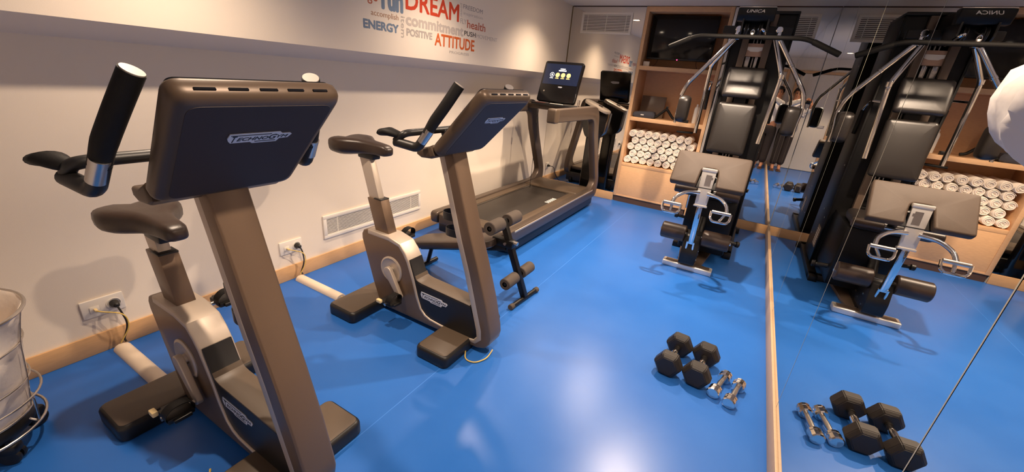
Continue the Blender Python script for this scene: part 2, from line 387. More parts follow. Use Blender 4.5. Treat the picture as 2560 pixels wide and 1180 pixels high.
# ------------------------------------------------------------------ ceiling lights
def lamp(x, y, label, e, cone, blend):
    t = thing('ceiling_light', label, 'light', (x, y, ZC), 'recessed ceiling spotlights')
    bm = B(); lathe(bm, [(0.062, 0), (0.062, -0.006), (0.048, -0.008), (0.044, -0.002), (0.044, 0.0)], Matrix.Translation((x, y, ZC - 0.0002)), 32); obj('trim_ring', bm, M_['whiteplast'], t)
    bm = B(); lathe(bm, [(0, -0.001), (0.044, -0.001), (0.044, 0)], Matrix.Translation((x, y, ZC - 0.0005)), 24); obj('lens', bm, M_['lens'], t)
    l = bpy.data.lights.new('spot', 'SPOT'); l.energy = e; l.color = (1.0, 0.77, 0.575); l.spot_size = R(cone); l.spot_blend = blend; l.shadow_soft_size = 0.035
    lo = bpy.data.objects.new('spot_lamp', l); COL.objects.link(lo); lo.location = (x, y, ZC - 0.015)
for y, n, e in ((0.95, 'over the front bike', 76), (2.70, 'over the word cloud', 62), (4.40, 'over the treadmill', 75)): lamp(-1.87, y, 'recessed ceiling spotlight %s by the left wall' % n, e, 126, 1.0)
lamp(-1.05, 4.2, 'added ceiling spotlight in the middle, brightening the wooden cabinet', 135, 114, 0.5)  # added fill lamp, no known fixture here; lifts the cabinet front
lamp(-0.30, 3.25, 'recessed ceiling spotlight on the mirror side before the multi gym', 195, 132, 0.3)
lamp(-0.27, 0.90, 'recessed ceiling spotlight on the mirror side near the front bike', 88, 114, 0.35)

# ------------------------------------------------------------------ towel cabinet and what is in it
CX0, CX1, CY = -1.458, -0.508, 5.474
cab = thing('shelf_cabinet', 'tall light wood cabinet with shelves, built into the back wall', 'cabinet', (-0.98, 5.69, 0))
for a, b in ((CX0, CX0 + 0.038), (CX1 - 0.038, CX1)):
    bm = B(); box(bm, a, b, CY, 5.92, 0.08, 2.388, 0.002); obj('side_panel', bm, M_['wood'], cab)
bm = B(); box(bm, CX0 + 0.038, CX1 - 0.038, CY, 5.92, 2.335, 2.388, 0.002); obj('top_panel', bm, M_['wood'], cab)
bm = B(); box(bm, CX0 + 0.038, CX1 - 0.038, 5.905, 5.92, 0.1, 2.335); obj('back_panel', bm, M_['wood'], cab)
for z in (1.744, 1.136): 
    bm = B(); box(bm, CX0 + 0.038, CX1 - 0.038, CY + 0.002, 5.905, z - 0.046, z, 0.002); obj('shelf', bm, M_['wood'], cab)
bm = B(); box(bm, CX0 + 0.038, CX1 - 0.038, CY + 0.002, 5.905, 0.50, 0.541, 0.002); obj('shelf', bm, M_['wood'], cab)
bm = B(); box(bm, CX0 + 0.038, CX1 - 0.038, CY + 0.005, CY + 0.025, 0.10, 0.50, 0.002); obj('front_panel', bm, M_['wood'], cab)
bm = B(); box(bm, CX0 + 0.038, CX1 - 0.038, CY + 0.002, 5.905, 0.08, 0.10, 0.001); obj('bottom_panel', bm, M_['wood'], cab)
bm = B(); box(bm, CX0 + 0.01, CX1 - 0.01, CY + 0.014, 5.9, 0.0, 0.08); obj('kick_plate', bm, M_['kick'], cab)

# television in the top bay
TVY = 5.60
tv = thing('television', 'black flat television with a red standby light in the cabinet top bay', 'television', (-1.02, TVY, 1.83))
bm = B(); box(bm, -1.395, -0.645, TVY + 0.006, TVY + 0.05, 1.832, 2.318, 0.006); obj('body', bm, M_['black'], tv)
bm = B(); box(bm, -1.388, -0.652, TVY, TVY + 0.006, 1.850, 2.311, 0.001); obj('screen', bm, M_['tvglass'], tv)
bm = B(); box(bm, -1.392, -0.648, TVY, TVY + 0.006, 1.834, 1.849, 0.001); obj('lower_bezel', bm, M_['black'], tv)
bm = B(); cyl(bm, (-1.02, TVY - 0.003, 1.838), (-1.02, TVY + 0.002, 1.838), 0.006, 12); o = obj('standby_light', bm, M_['red'], tv); o['label'] = 'glowing red standby light'
bm = B(); box(bm, -1.12, -0.92, TVY + 0.05, 5.905, 2.0, 2.16, 0.004); obj('wall_bracket', bm, M_['blackm'], tv)
bm = B(); box(bm, -1.405, -1.33, 5.56, 5.59, 1.744, 1.80, 0.004); solo('power_adapter', bm, M_['whiteplast'], 'small white box standing under the left end of the television', 'adapter', at=(-1.37, 5.575, 1.744))
bm = B(); tube(bm, fillet([(-1.25, 5.62, 1.832), (-1.26, 5.60, 1.78), (-1.29, 5.58, 1.75)], 0.03), 0.0025, 8); solo('television_cable', bm, M_['black'], 'thin dark cable hanging from the television at the left', 'cable')
bm = B(); tube(bm, fillet([(-0.80, 5.62, 1.832), (-0.795, 5.60, 1.79), (-0.77, 5.59, 1.75)], 0.03), 0.0025, 8); solo('television_cable', bm, M_['black'], 'thin dark cable hanging from the television at the right', 'cable')

# rolled towels
def towel_mesh(seed):
    rnd = random.Random(seed); bm = B()
    turns = 2.6 + rnd.random() * 0.6; N = int(turns * 16); th0 = rnd.random() * 6.28
    Rm = 0.0487; ri = 0.006; gap = (Rm - ri) / turns; w = gap * 0.93
    sq = 0.90 + rnd.random() * 0.08
    outer, inner = [], []
    for k in range(N + 1):
        a = k / N * turns * 2 * PI; r = ri + gap * a / (2 * PI)
        r *= 1 + 0.03 * math.sin(3 * a + th0)
        ro = min(r + w * 0.5, Rm); rn = max(r - w * 0.5, 0.002)
        outer.append((ro * math.cos(a + th0), ro * math.sin(a + th0) * sq)); inner.append((rn * math.cos(a + th0), rn * math.sin(a + th0) * sq))
    t = bmesh.new(); L = 0.33
    rows = []
    for y, s in ((0.006, 0.80), (0.0, 0.45), (0.0, -0.45), (0.006, -0.80)): pass
    def P(i, f, y):
        o, n = outer[i], inner[i]; return ((o[0] * (1 + f) + n[0] * (1 - f)) / 2, y, (o[1] * (1 + f) + n[1] * (1 - f)) / 2)
    prof = [(1, L), (1, 0.018), (0.72, 0.006), (0.25, 0.0), (-0.25, 0.0), (-0.72, 0.006), (-1, 0.018), (-1, L)]
    wob = [0.004 * math.sin(k * 0.55 + th0) for k in range(N + 1)]
    vs = [[t.verts.new(P(i, f, y + (wob[i] if y < 0.1 else 0))) for f, y in prof] for i in range(N + 1)]
    for i in range(N):
        for k in range(len(prof) - 1): t.faces.new((vs[i][k], vs[i + 1][k], vs[i + 1][k + 1], vs[i][k + 1]))
        t.faces.new((vs[i][0], vs[i][-1], vs[i + 1][-1], vs[i + 1][0]))
    t.faces.new(vs[0][::-1]); t.faces.new(vs[N])
    join(bm, t)
    # recessed core so no one looks through the roll
    cyl(bm, (0, 0.016, 0), (0, L - 0.01, 0), 0.036, 16)
    return bm
protos = []
for s in range(4):
    bm = towel_mesh(s * 13 + 5); o = obj('rolled_towel', bm, M_['towel'], None, 50); protos.append(o)
ORD = ['first', 'second', 'third', 'fourth', 'fifth', 'sixth', 'seventh', 'eighth', 'ninth']
ROWN = ['bottom', 'second lowest', 'middle', 'second highest', 'top']
used = [False] * 4; cnt = 0
for row in range(5):
    n = 8 if row % 2 == 0 else 8
    off = 0.0 if row % 2 == 0 else 0.048
    for k in range(n):
        x = -1.363 + off + k * 0.0993 + random.uniform(-.0008, .0008)
        if x > -0.598: continue
        z = 0.541 + 0.0478 + row * 0.0845 + random.uniform(0, .002)
        v = random.randrange(4); src = protos[v]
        if not used[v]: o = src; used[v] = True
        else: o = src.copy(); COL.objects.link(o)
        o.location = (x, 5.495 + random.uniform(0, 0.03), z); o.rotation_euler = (0, random.uniform(-.9, .9), random.uniform(-.008, .008))
        tag(o, 'rolled white towel, %s from the left in the %s row of the cabinet' % (ORD[k], ROWN[row]), 'towel', 'rolled white towels stacked in the cabinet')

# on the middle shelf
S2 = 1.136
bm = B(); box(bm, -0.155, 0.155, -0.006, 0.006, 0, 0.27, 0.003); bm.transform(Matrix.Translation((-1.235, 5.76, S2)) @ Matrix.Rotation(R(-12), 4, 'X'))
solo('leaning_board', bm, M_['smoke'], 'dark brown rectangular board leaning at the back of the middle shelf', 'board', at=(-1.235, 5.76, S2))
bm = B()
rg = []
for z, s in ((0, 0.9), (0.015, 1.0), (0.045, 1.0), (0.07, 0.88), (0.078, 0.6)):
    rg.append([(x * (1 + 0.04 * math.sin(9 * y * 20)), y, z + 0.006 * math.sin(14 * x) * (z > 0.03)) for x, y in rrect(0.27 * s, 0.17 * s, 0.03 * s)])
loft(bm, rg, Matrix.Translation((-1.27, 5.585, S2)))
bg = thing('folded_bag', 'blue-grey folded bag with a small white label on the middle shelf', 'bag', (-1.27, 5.585, S2)); obj('body', bm, M_['bluegrey'], bg)
bm = B(); box(bm, -1.30, -1.26, 5.494, 5.50, S2 + 0.03, S2 + 0.042); o = obj('tag', bm, M_['whiteplast'], bg); o['label'] = 'small white label'
vh = thing('cable_attachment', 'black V-shaped cable machine bar propped on the middle shelf', 'attachment', (-1.0, 5.56, S2))
bm = B(); tube(bm, fillet([(-1.135, 5.545, S2 + 0.022), (-1.115, 5.545, S2 + 0.024), (-1.005, 5.56, S2 + 0.135), (-0.915, 5.57, S2 + 0.03), (-0.875, 5.572, S2 + 0.022)], 0.03), 0.0155, 12); obj('bar', bm, M_['rubber'], vh)
bm = B(); box(bm, -1.018, -0.992, 5.552, 5.568, S2 + 0.13, S2 + 0.165, 0.004); obj('eyelet', bm, M_['blackm'], vh)
bm = B(); lathe(bm, [(0, 0), (0.026, 0), (0.028, 0.01), (0.028, 0.17), (0.022, 0.19), (0.012, 0.2), (0.012, 0.225), (0, 0.225)], Matrix.Translation((-0.665, 5.60, S2)), 20)
solo('spray_bottle', bm, M_['whiteplast'], 'white bottle at the right end of the middle shelf', 'bottle', at=(-0.665, 5.60, S2))
bm = B(); box(bm, -0.79, -0.72, 5.50, 5.55, S2, S2 + 0.035, 0.005); solo('small_box', bm, M_['black'], 'small black box at the front of the middle shelf', 'box', at=(-0.755, 5.525, S2))
bm = B(); box(bm, -0.615, -0.565, 5.70, 5.80, S2, S2 + 0.19, 0.004); solo('book_stack', bm, M_['wood'], 'pale upright box at the far right of the middle shelf', 'box', at=(-0.59, 5.75, S2))
bm = B(); tube(bm, [(-0.83, 5.535, 1.022), (-0.64, 5.55, 1.028)], 0.0125, 12); solo('short_bar', bm, M_['rubber'], 'short black bar lying on top of the towel rolls', 'bar')

# ------------------------------------------------------------------ exercise bikes (local: x forward, y across, z up)
def logo(parent, M, w, h, mirror_ok=True):
    """light plate with stepped outline and the maker's lettering"""
    a, b = w / 2, h / 2
    pts = [(-a, .15 * b), (-.96 * a, .62 * b), (.58 * a, .62 * b + .38 * b), (.66 * a, .62 * b), (.93 * a, .62 * b), (a, .35 * b), (.9 * a, -.35 * b), (.62 * a, -.42 * b), (.55 * a, -b), (-.22 * a, -b), (-.3 * a, -.72 * b), (-.88 * a, -.72 * b), (-.95 * a, -.35 * b)]
    pts[2] = (.56 * a, b); pts[1] = (-.96 * a, b)
    bm = B(); prism(bm, pts, 0, 0.0022, 'z'); bm.transform(M); p = obj('logo_plate', bm, M_['plate'], parent, None); p['label'] = 'pale grey logo plate'
    bm = B(); MT = M @ Matrix.Translation((0, 0, 0.0022))
    text(bm, 'T', .13 * a, 1.15 * b, MT @ Matrix.Translation((-.80 * a, .0, 0)), 0.0006, 0.3, 0.02)
    text(bm, 'ECHNO', .95 * a, .62 * b, MT @ Matrix.Translation((-.24 * a, -.06 * b, 0)), 0.0006, 0.3, 0.03)
    text(bm, 'G', .24 * a, .92 * b, MT @ Matrix.Translation((.38 * a, .08 * b, 0)), 0.0006, 0.3, 0.03)
    text(bm, 'YM', .36 * a, .55 * b, MT @ Matrix.Translation((.70 * a, .06 * b, 0)), 0.0006, 0.3, 0.03)
    box(bm, -.92 * a, .3 * a, .62 * b, .74 * b, 0, 0.0006, M=MT); box(bm, -.16 * a, .5 * a, -.72 * b, -.6 * b, 0, 0.0006, M=MT)
    obj('logo_lettering', bm, M_['ink'], p, None)

INNER = [(-.411, .535), (-.235, .534), (-.139, .511), (-.097, .465), (-.069, .416), (-.029, .306), (0, .2), (.028, .128), (.062, .096), (.10, .082), (.181, .075), (.385, .070), (.425, .078), (.446, .104), (.440, .145), (.342, .48), (.283, .652), (.182, .987), (.140, 1.12)]
def make_bike(label, drop, dx):
    t = thing('exercise_bike', label, 'exercise bike', (0, 0, 0), 'upright exercise bikes facing the mirror wall')
    HW = 0.059
    # main body: flywheel housing, low beam and raked column as one shell
    outl = [(.236, 1.12), (.278, .986), (.356, .738), (.430, .526), (.492, .33), (.532, .17), (.538, .125), (.530, .085), (.500, .048), (.45, .032), (-.27, .030), (-.31, .036), (-.339, .074), (-.381, .185), (-.436, .364), (-.466, .462), (-.466, .495), (-.450, .522)]
    bm = B(); prism(bm, outl + INNER, -HW, HW, 'y', 0.010, 3); obj('frame', bm, M_['bronze'], t, 30)
    # silver band along the inside of the U
    dd = [.030, .030, .026, .024, .022, .020, .018, .016, .016, .014, .014, .018, .03, .036, .038, .038, .038, .038, .038]
    off = []
    for i, p in enumerate(INNER):
        a = Vector(INNER[max(0, i - 1)]); b = Vector(INNER[min(len(INNER) - 1, i + 1)]); d = (b - a).normalized(); nrm = Vector((d.y, -d.x))
        off.append((p[0] + nrm.x * dd[i], p[1] + nrm.y * dd[i]))
    # normal must point into the body (away from the open side)
    INN2 = [(p[0] + (p[0] - o[0]) * 0.0, p[1]) for p, o in zip(INNER, off)]
    outs = []
    for p, o in zip(INNER, off): outs.append(o)
    lift = []
    for p, o in zip(INNER, off):
        v = Vector((p[0] - o[0], p[1] - o[1])).normalized() * 0.0015; lift.append((p[0] + v.x, p[1] + v.y))
    bm = B(); prism(bm, lift + outs[::-1], -HW - 0.0015, HW + 0.0015, 'y', 0.008, 3); o = obj('inner_band', bm, M_['champ'], t, 30); o['label'] = 'silver band lining the inside of the frame'
    # black fairing between housing and column
    f = [(-.070, .425), (-.062, .428), (-.020, .316), (-.004, .300), (.02, .293), (.388, .277), (.452, .10), (.43, .06), (.1, .06), (.02, .1), (-.05, .3)]
    bm = B(); prism(bm, f, -HW + .006, HW - .006, 'y', 0.006, 3); fa = obj('fairing', bm, M_['black'], t, 30); fa['label'] = 'black fairing above the beam'
    ft = [(-.026, .330), (-.016, .309), (-.001, .3015), (.03, .296), (.386, .280), (.384, .286), (.03, .302), (.003, .307), (-.010, .314), (-.020, .334)]
    bm = B(); prism(bm, ft, -HW + .005, HW - .005, 'y', 0.002, 2); o = obj('fairing_top', bm, M_['topbr'], fa, 30); o['label'] = 'brown top of the fairing'
    logo(fa, frame_mat((.127, -HW + .0055, .222), (1, 0, -0.02), (0.02, 0, 1), (0, -1, 0)), .205, .048)
    # floor stabilisers
    for x0, x1, w in ((-.531, -.304, .297), (.188, .407, .285)):
        bm = B(); rg = []
        for z, s in ((0.0, .006), (0.008, 0), (0.055, 0), (0.066, .004), (0.073, .014)):
            rg.append([(x + (x0 + x1) / 2, y, z) for x, y in rrect(x1 - x0 - 2 * s, 2 * w - 2 * s, .032 - s * .5)])
        loft(bm, rg); st_ = obj('stabilizer', bm, M_['black'], t, 40)
        bm = B(); rg = []
        for z, s in ((.0715, .013), (.0745, .013), (.0765, .018)):
            rg.append([(x + (x0 + x1) / 2, y, z) for x, y in rrect(x1 - x0 - 2 * s, 2 * w - 2 * s, .030 - s * .5)])
        loft(bm, rg); o = obj('step_cover', bm, M_['topbr'], st_, 40); o['label'] = 'brown top cover'
    # seat tube and saddle
    def sheared(bm, x0, x1, y, z0, z1, sl, bev):
        b2 = bmesh.new(); box(b2, x0, x1, -y, y, z0, z1, bev, 2)
        for v in b2.verts: v.co.x -= (v.co.z - z0) * sl
        join(bm, b2)
    bm = B(); sheared(bm, -.362, -.248, .034, .515, .735, .30, .004); obj('seat_tube', bm, M_['bronze'], t, 30)
    bm = B(); sheared(bm, -.372, -.312, .034, .734, .7405, .30, .001); obj('tube_collar', bm, M_['black'], t, 30)
    sdx = dx
    b2 = B(); sheared(b2, -.4045 , -.318, .022, .66, .975 - drop, .285, .004)
    o = obj('seat_post', b2, M_['champ'], t, 30); o['label'] = 'brushed silver seat post'
    secs = [(-.662, .080, 1.028, .028), (-.652, .112, 1.028, .042), (-.622, .132, 1.026, .051), (-.575, .136, 1.026, .053), (-.53, .126, 1.030, .051), (-.49, .098, 1.034, .047), (-.455, .068, 1.036, .043), (-.41, .050, 1.036, .039), (-.34, .042, 1.036, .035), (-.29, .039, 1.034, .032), (-.268, .032, 1.032, .025), (-.258, .018, 1.030, .014)]
    bm = B(); rg = []
    for x, w, z, h in secs:
        ring = []
        for k in range(24):
            a = 2 * PI * k / 24; c, s = math.cos(a), math.sin(a)
            e = 0.58
            yy = w * math.copysign(abs(c) ** e, c); zz = z + h * math.copysign(abs(s) ** e, s)
            zz += 0.010 * (abs(yy) / 0.128) ** 2 * (x < -.45) - 0.009 * math.exp(-(yy / 0.022) ** 2) * (s > 0) * (x < -.42)
            ring.append((x + sdx, yy, zz - drop))
        rg.append(ring)
    loft(bm, rg); sa = obj('saddle', bm, M_['leather'], t, 60); sa['label'] = 'dark brown padded saddle'
    bm = B(); box(bm, -.50 + sdx, -.37 + sdx, -.03, .03, .968 - drop, 1.005 - drop, .008); obj('saddle_clamp', bm, M_['black'], sa, 35)
    # crank, arms and pedals
    HX, HZ = -.212, .318
    for q in (-1, 1):
        bm = B(); lathe(bm, [(.088, 0), (.088, .004), (.078, .008), (.070, .004), (.045, .002), (0, .002)], frame_mat((HX, q * HW, HZ), (1, 0, 0), (0, 0, 1), (0, q, 0)), 40); obj('crank_cover', bm, M_['champ'], t, 40)
    ca, sa_ = math.cos(R(-57)), math.sin(R(-57))
    for sd in (-1, 1):
        ex, ez = HX - sd * ca * .172, HZ - sd * sa_ * .172
        bm = B(); u = Vector((-sd * ca, 0, -sd * sa_)); w = Vector((0, -1, 0)) if sd < 0 else Vector((0, 1, 0)); v = w.cross(u)
        pts = []
        for k in range(13):
            a = R(90 + 180 * k / 12); pts.append((.030 * math.cos(a), .030 * math.sin(a)))
        for k in range(13):
            a = R(-90 + 180 * k / 12); pts.append((.172 + .017 * math.cos(a), .017 * math.sin(a)))
        prism(bm, pts, 0, .026, 'z', .005, 3, frame_mat((HX, sd * (HW + .012), HZ), u, v, w)); ar = obj('crank_arm', bm, M_['champ'], t, 35)
        bm = B(); cyl(bm, (HX, sd * HW, HZ), (HX, sd * (HW + .014), HZ), .022); cyl(bm, (ex, sd * (HW + .03), ez), (ex, sd * (HW + .15), ez), .009); obj('axle', bm, M_['steel'], ar)
        # pedal with toe strap
        yc = sd * (HW + .10)
        bm = B(); box(bm, ex - .045, ex + .045, yc - .045, yc + .045, ez - .012, ez + .012, .006); box(bm, ex - .06, ex + .06, yc - .03, yc + .03, ez - .008, ez + .008, .004); pe = obj('pedal', bm, M_['black'], t, 35)
        bm = B()
        arc = [(ex + .02, yc - .046 * sd * 0 - .046, ez), (ex + .025, yc - .05, ez + .03), (ex + .03, yc - .025, ez + .058), (ex + .03, yc + .025, ez + .058), (ex + .025, yc + .05, ez + .03), (ex + .02, yc + .046, ez)]
        pa = fillet(arc, .03, 4); rings = []
        for k, p in enumerate(pa):
            rings.append([(p.x - .02, p.y * 1.0, p.z - .0015), (p.x + .02, p.y, p.z - .0015), (p.x + .02, p.y, p.z + .0015), (p.x - .02, p.y, p.z + .0015)])
        loft(bm, rings); obj('toe_strap', bm, M_['rubber'], pe, 40)
        bm = B(); box(bm, ex - .055, ex - .02, yc + sd * .046, yc + sd * .066, ez + .005, ez + .027, .004, M=None); o = obj('strap_end', bm, M_['cream'], pe); o['label'] = 'cream-coloured strap end'
    # bottle holder straps on the rider side of the column
    for z0, xx in ((.745, .178), (.655, .20)):
        bm = B()
        ring = [(xx + .07, -.034), (xx + .02, -.042), (xx - .018, -.03), (xx - .030, 0), (xx - .018, .03), (xx + .02, .042), (xx + .07, .034)]
        pr = fillet([(a, b, 0) for a, b in ring], .02, 4); rr = []
        for p in pr:
            n = Vector((p.x - xx - .03, p.y, 0)).normalized() * .0025
            rr.append([(p.x, p.y, z0), (p.x + n.x, p.y + n.y, z0), (p.x + n.x, p.y + n.y, z0 + .042), (p.x, p.y, z0 + .042)])
        loft(bm, rr); o = obj('bottle_ring', bm, M_['black'], t, 40)
    # console
    tv_ = Vector((-.683, 0, -.730)); nb = Vector((.730, 0, -.683)); yv = Vector((0, 1, 0))
    P0 = Vector((.522, 0, 1.394))
    MC = frame_mat(P0, yv, -tv_, nb)          # local x across, y up the slope, z towards the back
    def outline(w0, w1, h, r):
        pts = [(-w1, -h), (w1, -h), (w0, 0.012), (-w0, 0.012)]
        return [(p.x, p.y) for p in fillet([(a, b, 0) for a, b in pts], r, 6, True)]
    bm = B(); rg = []
    for z, s in ((-.060, .010), (-.054, .004), (-.046, 0), (-.030, 0), (-.020, .002), (-.011, .007), (-.0045, .0145), (-.001, .024), (0, .032)):
        rg.append([(x, y, z) for x, y in [(px * (1 - s / .2), -.2 + (py + .2) * (1 - s / .2)) for px, py in outline(.206, .188, .402, .034)]])
    loft(bm, rg, MC); cs = obj('console', bm, M_['console'], t, 35); cs['label'] = 'wide dark bronze display console'
    bm = B(); rg = []
    for z, s in ((-.002, .028), (.0006, .029)):
        rg.append([(x, y, z) for x, y in [(px * (1 - s / .2), -.2 + (py + .2) * (1 - s / .2)) for px, py in outline(.206, .188, .402, .034)]])
    loft(bm, rg, MC); o = obj('back_panel', bm, M_['navy'], cs, None); o['label'] = 'matt near-black back panel'
    bm = B(); prism(bm, outline(.192, .178, .372, .02), -.0625, -.059, 'z', M=MC @ Matrix.Translation((0, -.01, 0))); obj('display', bm, M_['blackg'], cs, None)
    bm = B()
    for k in range(5):
        y = -.137 + k * .0685
        box(bm, y - .021, y + .021, .008, .0135, -.026, -.020, M=MC)
    obj('vent_slots', bm, M_['blackg'], cs, None)
    # lip under the display
    bm = B(); prism(bm, [(.226, 1.110), (.200, 1.094), (.140, 1.090), (.110, 1.103), (.108, 1.130), (.150, 1.133), (.205, 1.160)], -.184, .176, 'y', .012, 3); obj('tray', bm, M_['console'], cs, 30)
    logo(cs, frame_mat(MC @ Vector((.010, -.136, .0008)), (0, 1, 0), -tv_, nb), .165, .040)
    # handlebar: cross bar, two bull horns and forearm rests
    bm = B()
    tube(bm, fillet([(.085, -.292, 1.172), (.128, -.285, 1.208), (.134, -.26, 1.213), (.134, .26, 1.213), (.128, .285, 1.208), (.085, .292, 1.172)], .03), .0165, 14)
    for q in (-1, 1):
        tube(bm, fillet([(.262, q * .266, 1.235), (.214, q * .275, 1.168), (.196, q * .279, 1.158), (.085, q * .292, 1.169)], .03), .0215, 16)
    tube(bm, [(.134, 0, 1.213), (.165, 0, 1.13), (.19, 0, 1.09)], .022, 14)
    hb = obj('handlebar', bm, M_['black'], t, 45)
    for q in (-1, 1):
        bm = B(); gp = fillet([(.255, q * .268, 1.226), (.284, q * .258, 1.280), (.334, q * .236, 1.358), (.377, q * .207, 1.441)], .04, 6)
        tube(bm, gp, [.0225 + .0025 * min(1, k / 5) for k in range(len(gp))], 20); obj('grip', bm, M_['rubber'], hb, 45)
        bm = B(); d = (gp[-1] - gp[-2]).normalized(); c = gp[-1]; cyl(bm, c, c + d * .003, .0225); o = obj('grip_cap', bm, M_['silverp'], hb); o['label'] = 'silver end cap'
        bm = B(); a_, b_ = Vector((.228, q * .272, 1.188)), Vector((.268, q * .264, 1.246)); n_ = Vector((.55, q * .75, -.40)).normalized() * .0045
        tube(bm, [a_ + n_, b_ + n_], .0205, 18); o = obj('pulse_sensor', bm, M_['steel'], hb); o['label'] = 'metal hand pulse plate'
        bm = B(); rg = []
        for f_, w_, h_ in ((0, .016, .010), (.12, .026, .016), (.5, .034, .020), (.85, .028, .017), (1, .014, .008)):
            c = Vector((.112 - .105 * f_, q * (.292 + .026 * f_), 1.200 + .012 * math.sin(f_ * 3.1)))
            rg.append([(c.x + .2 * w_ * math.cos(2 * PI * k / 16), c.y + w_ * math.cos(2 * PI * k / 16), c.z + h_ * math.sin(2 * PI * k / 16)) for k in range(16)])
        loft(bm, rg); obj('arm_pad', bm, M_['rubber'], hb, 60)
    return t
b2 = make_bike('second exercise bike, its saddle set high, beside the long low air vent', 0.0, 0.0); b2.location = (-1.5, 1.674, 0)
b1 = make_bike('front exercise bike nearest the viewer with its saddle set low', 0.178, 0.085); b1.location = (-1.537, .595, 0)

# cables at the bikes
bm = B(); tube(bm, fillet([(-1.10, 1.58, .02), (-1.06, 1.52, .008), (-1.0, 1.53, .006), (-.965, 1.60, .008), (-.968, 1.66, .03)], .05, 8), .0035, 8); solo('network_cable', bm, M_['yellow'], 'yellow cable looping on the floor under the front of the second bike', 'cable')
bm = B(); tube(bm, fillet([(-1.45, .43, .012), (-1.40, .40, .006), (-1.30, .40, .004), (-1.20, .47, .008), (-1.19, .56, .02)], .05, 8), .0035, 8); solo('network_cable', bm, M_['yellow'], 'yellow cable on the floor in the shadow under the front bike', 'cable')

# sockets, plugs, leads and floor cable ducts
def socket(y0, label_s, lab_c, lab_y, lab_d, xd, yd):
    t = thing('wall_socket', label_s, 'socket', (XL, y0 + .0815, .249))
    bm = B(); box(bm, XL, XL + .011, y0, y0 + .163, .202, .297, .004); obj('cover_plate', bm, M_['whiteplast'], t)
    bm = B(); lathe(bm, [(.03, 0), (.03, .003), (.026, .004), (.024, -.001), (0, -.001)], frame_mat((XL + .0112, y0 + .12, .248), (0, 1, 0), (0, 0, 1), (1, 0, 0)), 24); obj('outlet', bm, M_['whiteplast'], t)
    bm = B(); box(bm, XL + .011, XL + .015, y0 + .028, y0 + .066, .228, .262, .003); obj('data_port', bm, M_['whiteplast'], t)
    py = y0 + .12
    c = thing('power_lead', lab_c, 'cable', (XL + .012, py, .248))
    bm = B(); lathe(bm, [(0, 0), (.019, 0), (.019, .012), (.015, .02), (.013, .036), (.006, .042), (0, .042)], frame_mat((XL + .0125, py, .248), (0, 1, 0), (0, 0, 1), (1, 0, 0)), 20); obj('plug', bm, M_['black'], c)
    bm = B(); tube(bm, fillet([(XL + .05, py, .246), (XL + .065, py + .004, .22), (XL + .055, py + .02, .13), (XL + .045, py - .01, .05), (XL + .055, yd + .02, .034)], .05, 6), .0045, 8); obj('cord', bm, M_['black'], c)
    e = thing('network_lead', lab_y, 'cable', (XL + .015, y0 + .047, .245))
    bm = B(); box(bm, XL + .0155, XL + .04, y0 + .041, y0 + .053, .240, .252, .002); obj('connector', bm, M_['cream'], e)
    bm = B(); tube(bm, fillet([(XL + .038, y0 + .047, .246), (XL + .06, y0 + .06, .243), (XL + .075, y0 + .135, .205), (XL + .07, y0 + .14, .12), (XL + .05, yd, .036)], .04, 6), .003, 8); obj('cord', bm, M_['yellow'], e)
    bm = B(); prof = [(-.036, 0), (-.034, .012), (-.024, .024), (-.010, .030), (.010, .030), (.024, .024), (.034, .012), (.036, 0)]
    prism(bm, [(yd + a, b) for a, b in prof], XL + .045, xd, 'x', .001, 1); solo('cable_duct', bm, M_['duct'], lab_d, 'cable duct', at=(XL + .25, yd, 0))
    bm = B(); tube(bm, [(xd - .01, yd + .005, .012), (xd + .03, yd + .003, .010)], .004, 8); solo('lead_end', bm, M_['yellow'], lab_d.replace('pale half-round floor duct running from the wall to', 'short yellow lead end leaving the floor duct at'), 'cable')
socket(.443, 'white double wall socket behind the front bike', 'black power lead plugged in behind the front bike', 'yellow network lead plugged in behind the front bike', 'pale half-round floor duct running from the wall to the front bike', -2.115, .535)
socket(1.438, 'white double wall socket between the two bikes, left of the long vent', 'black power lead plugged in left of the long vent', 'yellow network lead plugged in left of the long vent', 'pale half-round floor duct running from the wall to the second bike', -2.11, 1.535)
t = thing('wall_socket', 'small white single wall socket on the left wall in front of the treadmill', 'socket', (XL, 5.30, .26))
bm = B(); box(bm, XL, XL + .011, 5.255, 5.345, .215, .305, .004); obj('cover_plate', bm, M_['whiteplast'], t)
c = thing('power_lead', 'black treadmill lead curving down from the single wall socket', 'cable', (XL + .012, 5.30, .26))
bm = B(); lathe(bm, [(0, 0), (.019, 0), (.019, .012), (.013, .036), (0, .042)], frame_mat((XL + .0115, 5.30, .26), (0, 1, 0), (0, 0, 1), (1, 0, 0)), 20); obj('plug', bm, M_['black'], c)
bm = B(); tube(bm, fillet([(XL + .05, 5.30, .26), (XL + .10, 5.27, .25), (XL + .11, 5.20, .12), (XL + .16, 5.12, .006), (XL + .25, 5.0, .006)], .06, 6), .005, 8); obj('cord', bm, M_['black'], c)

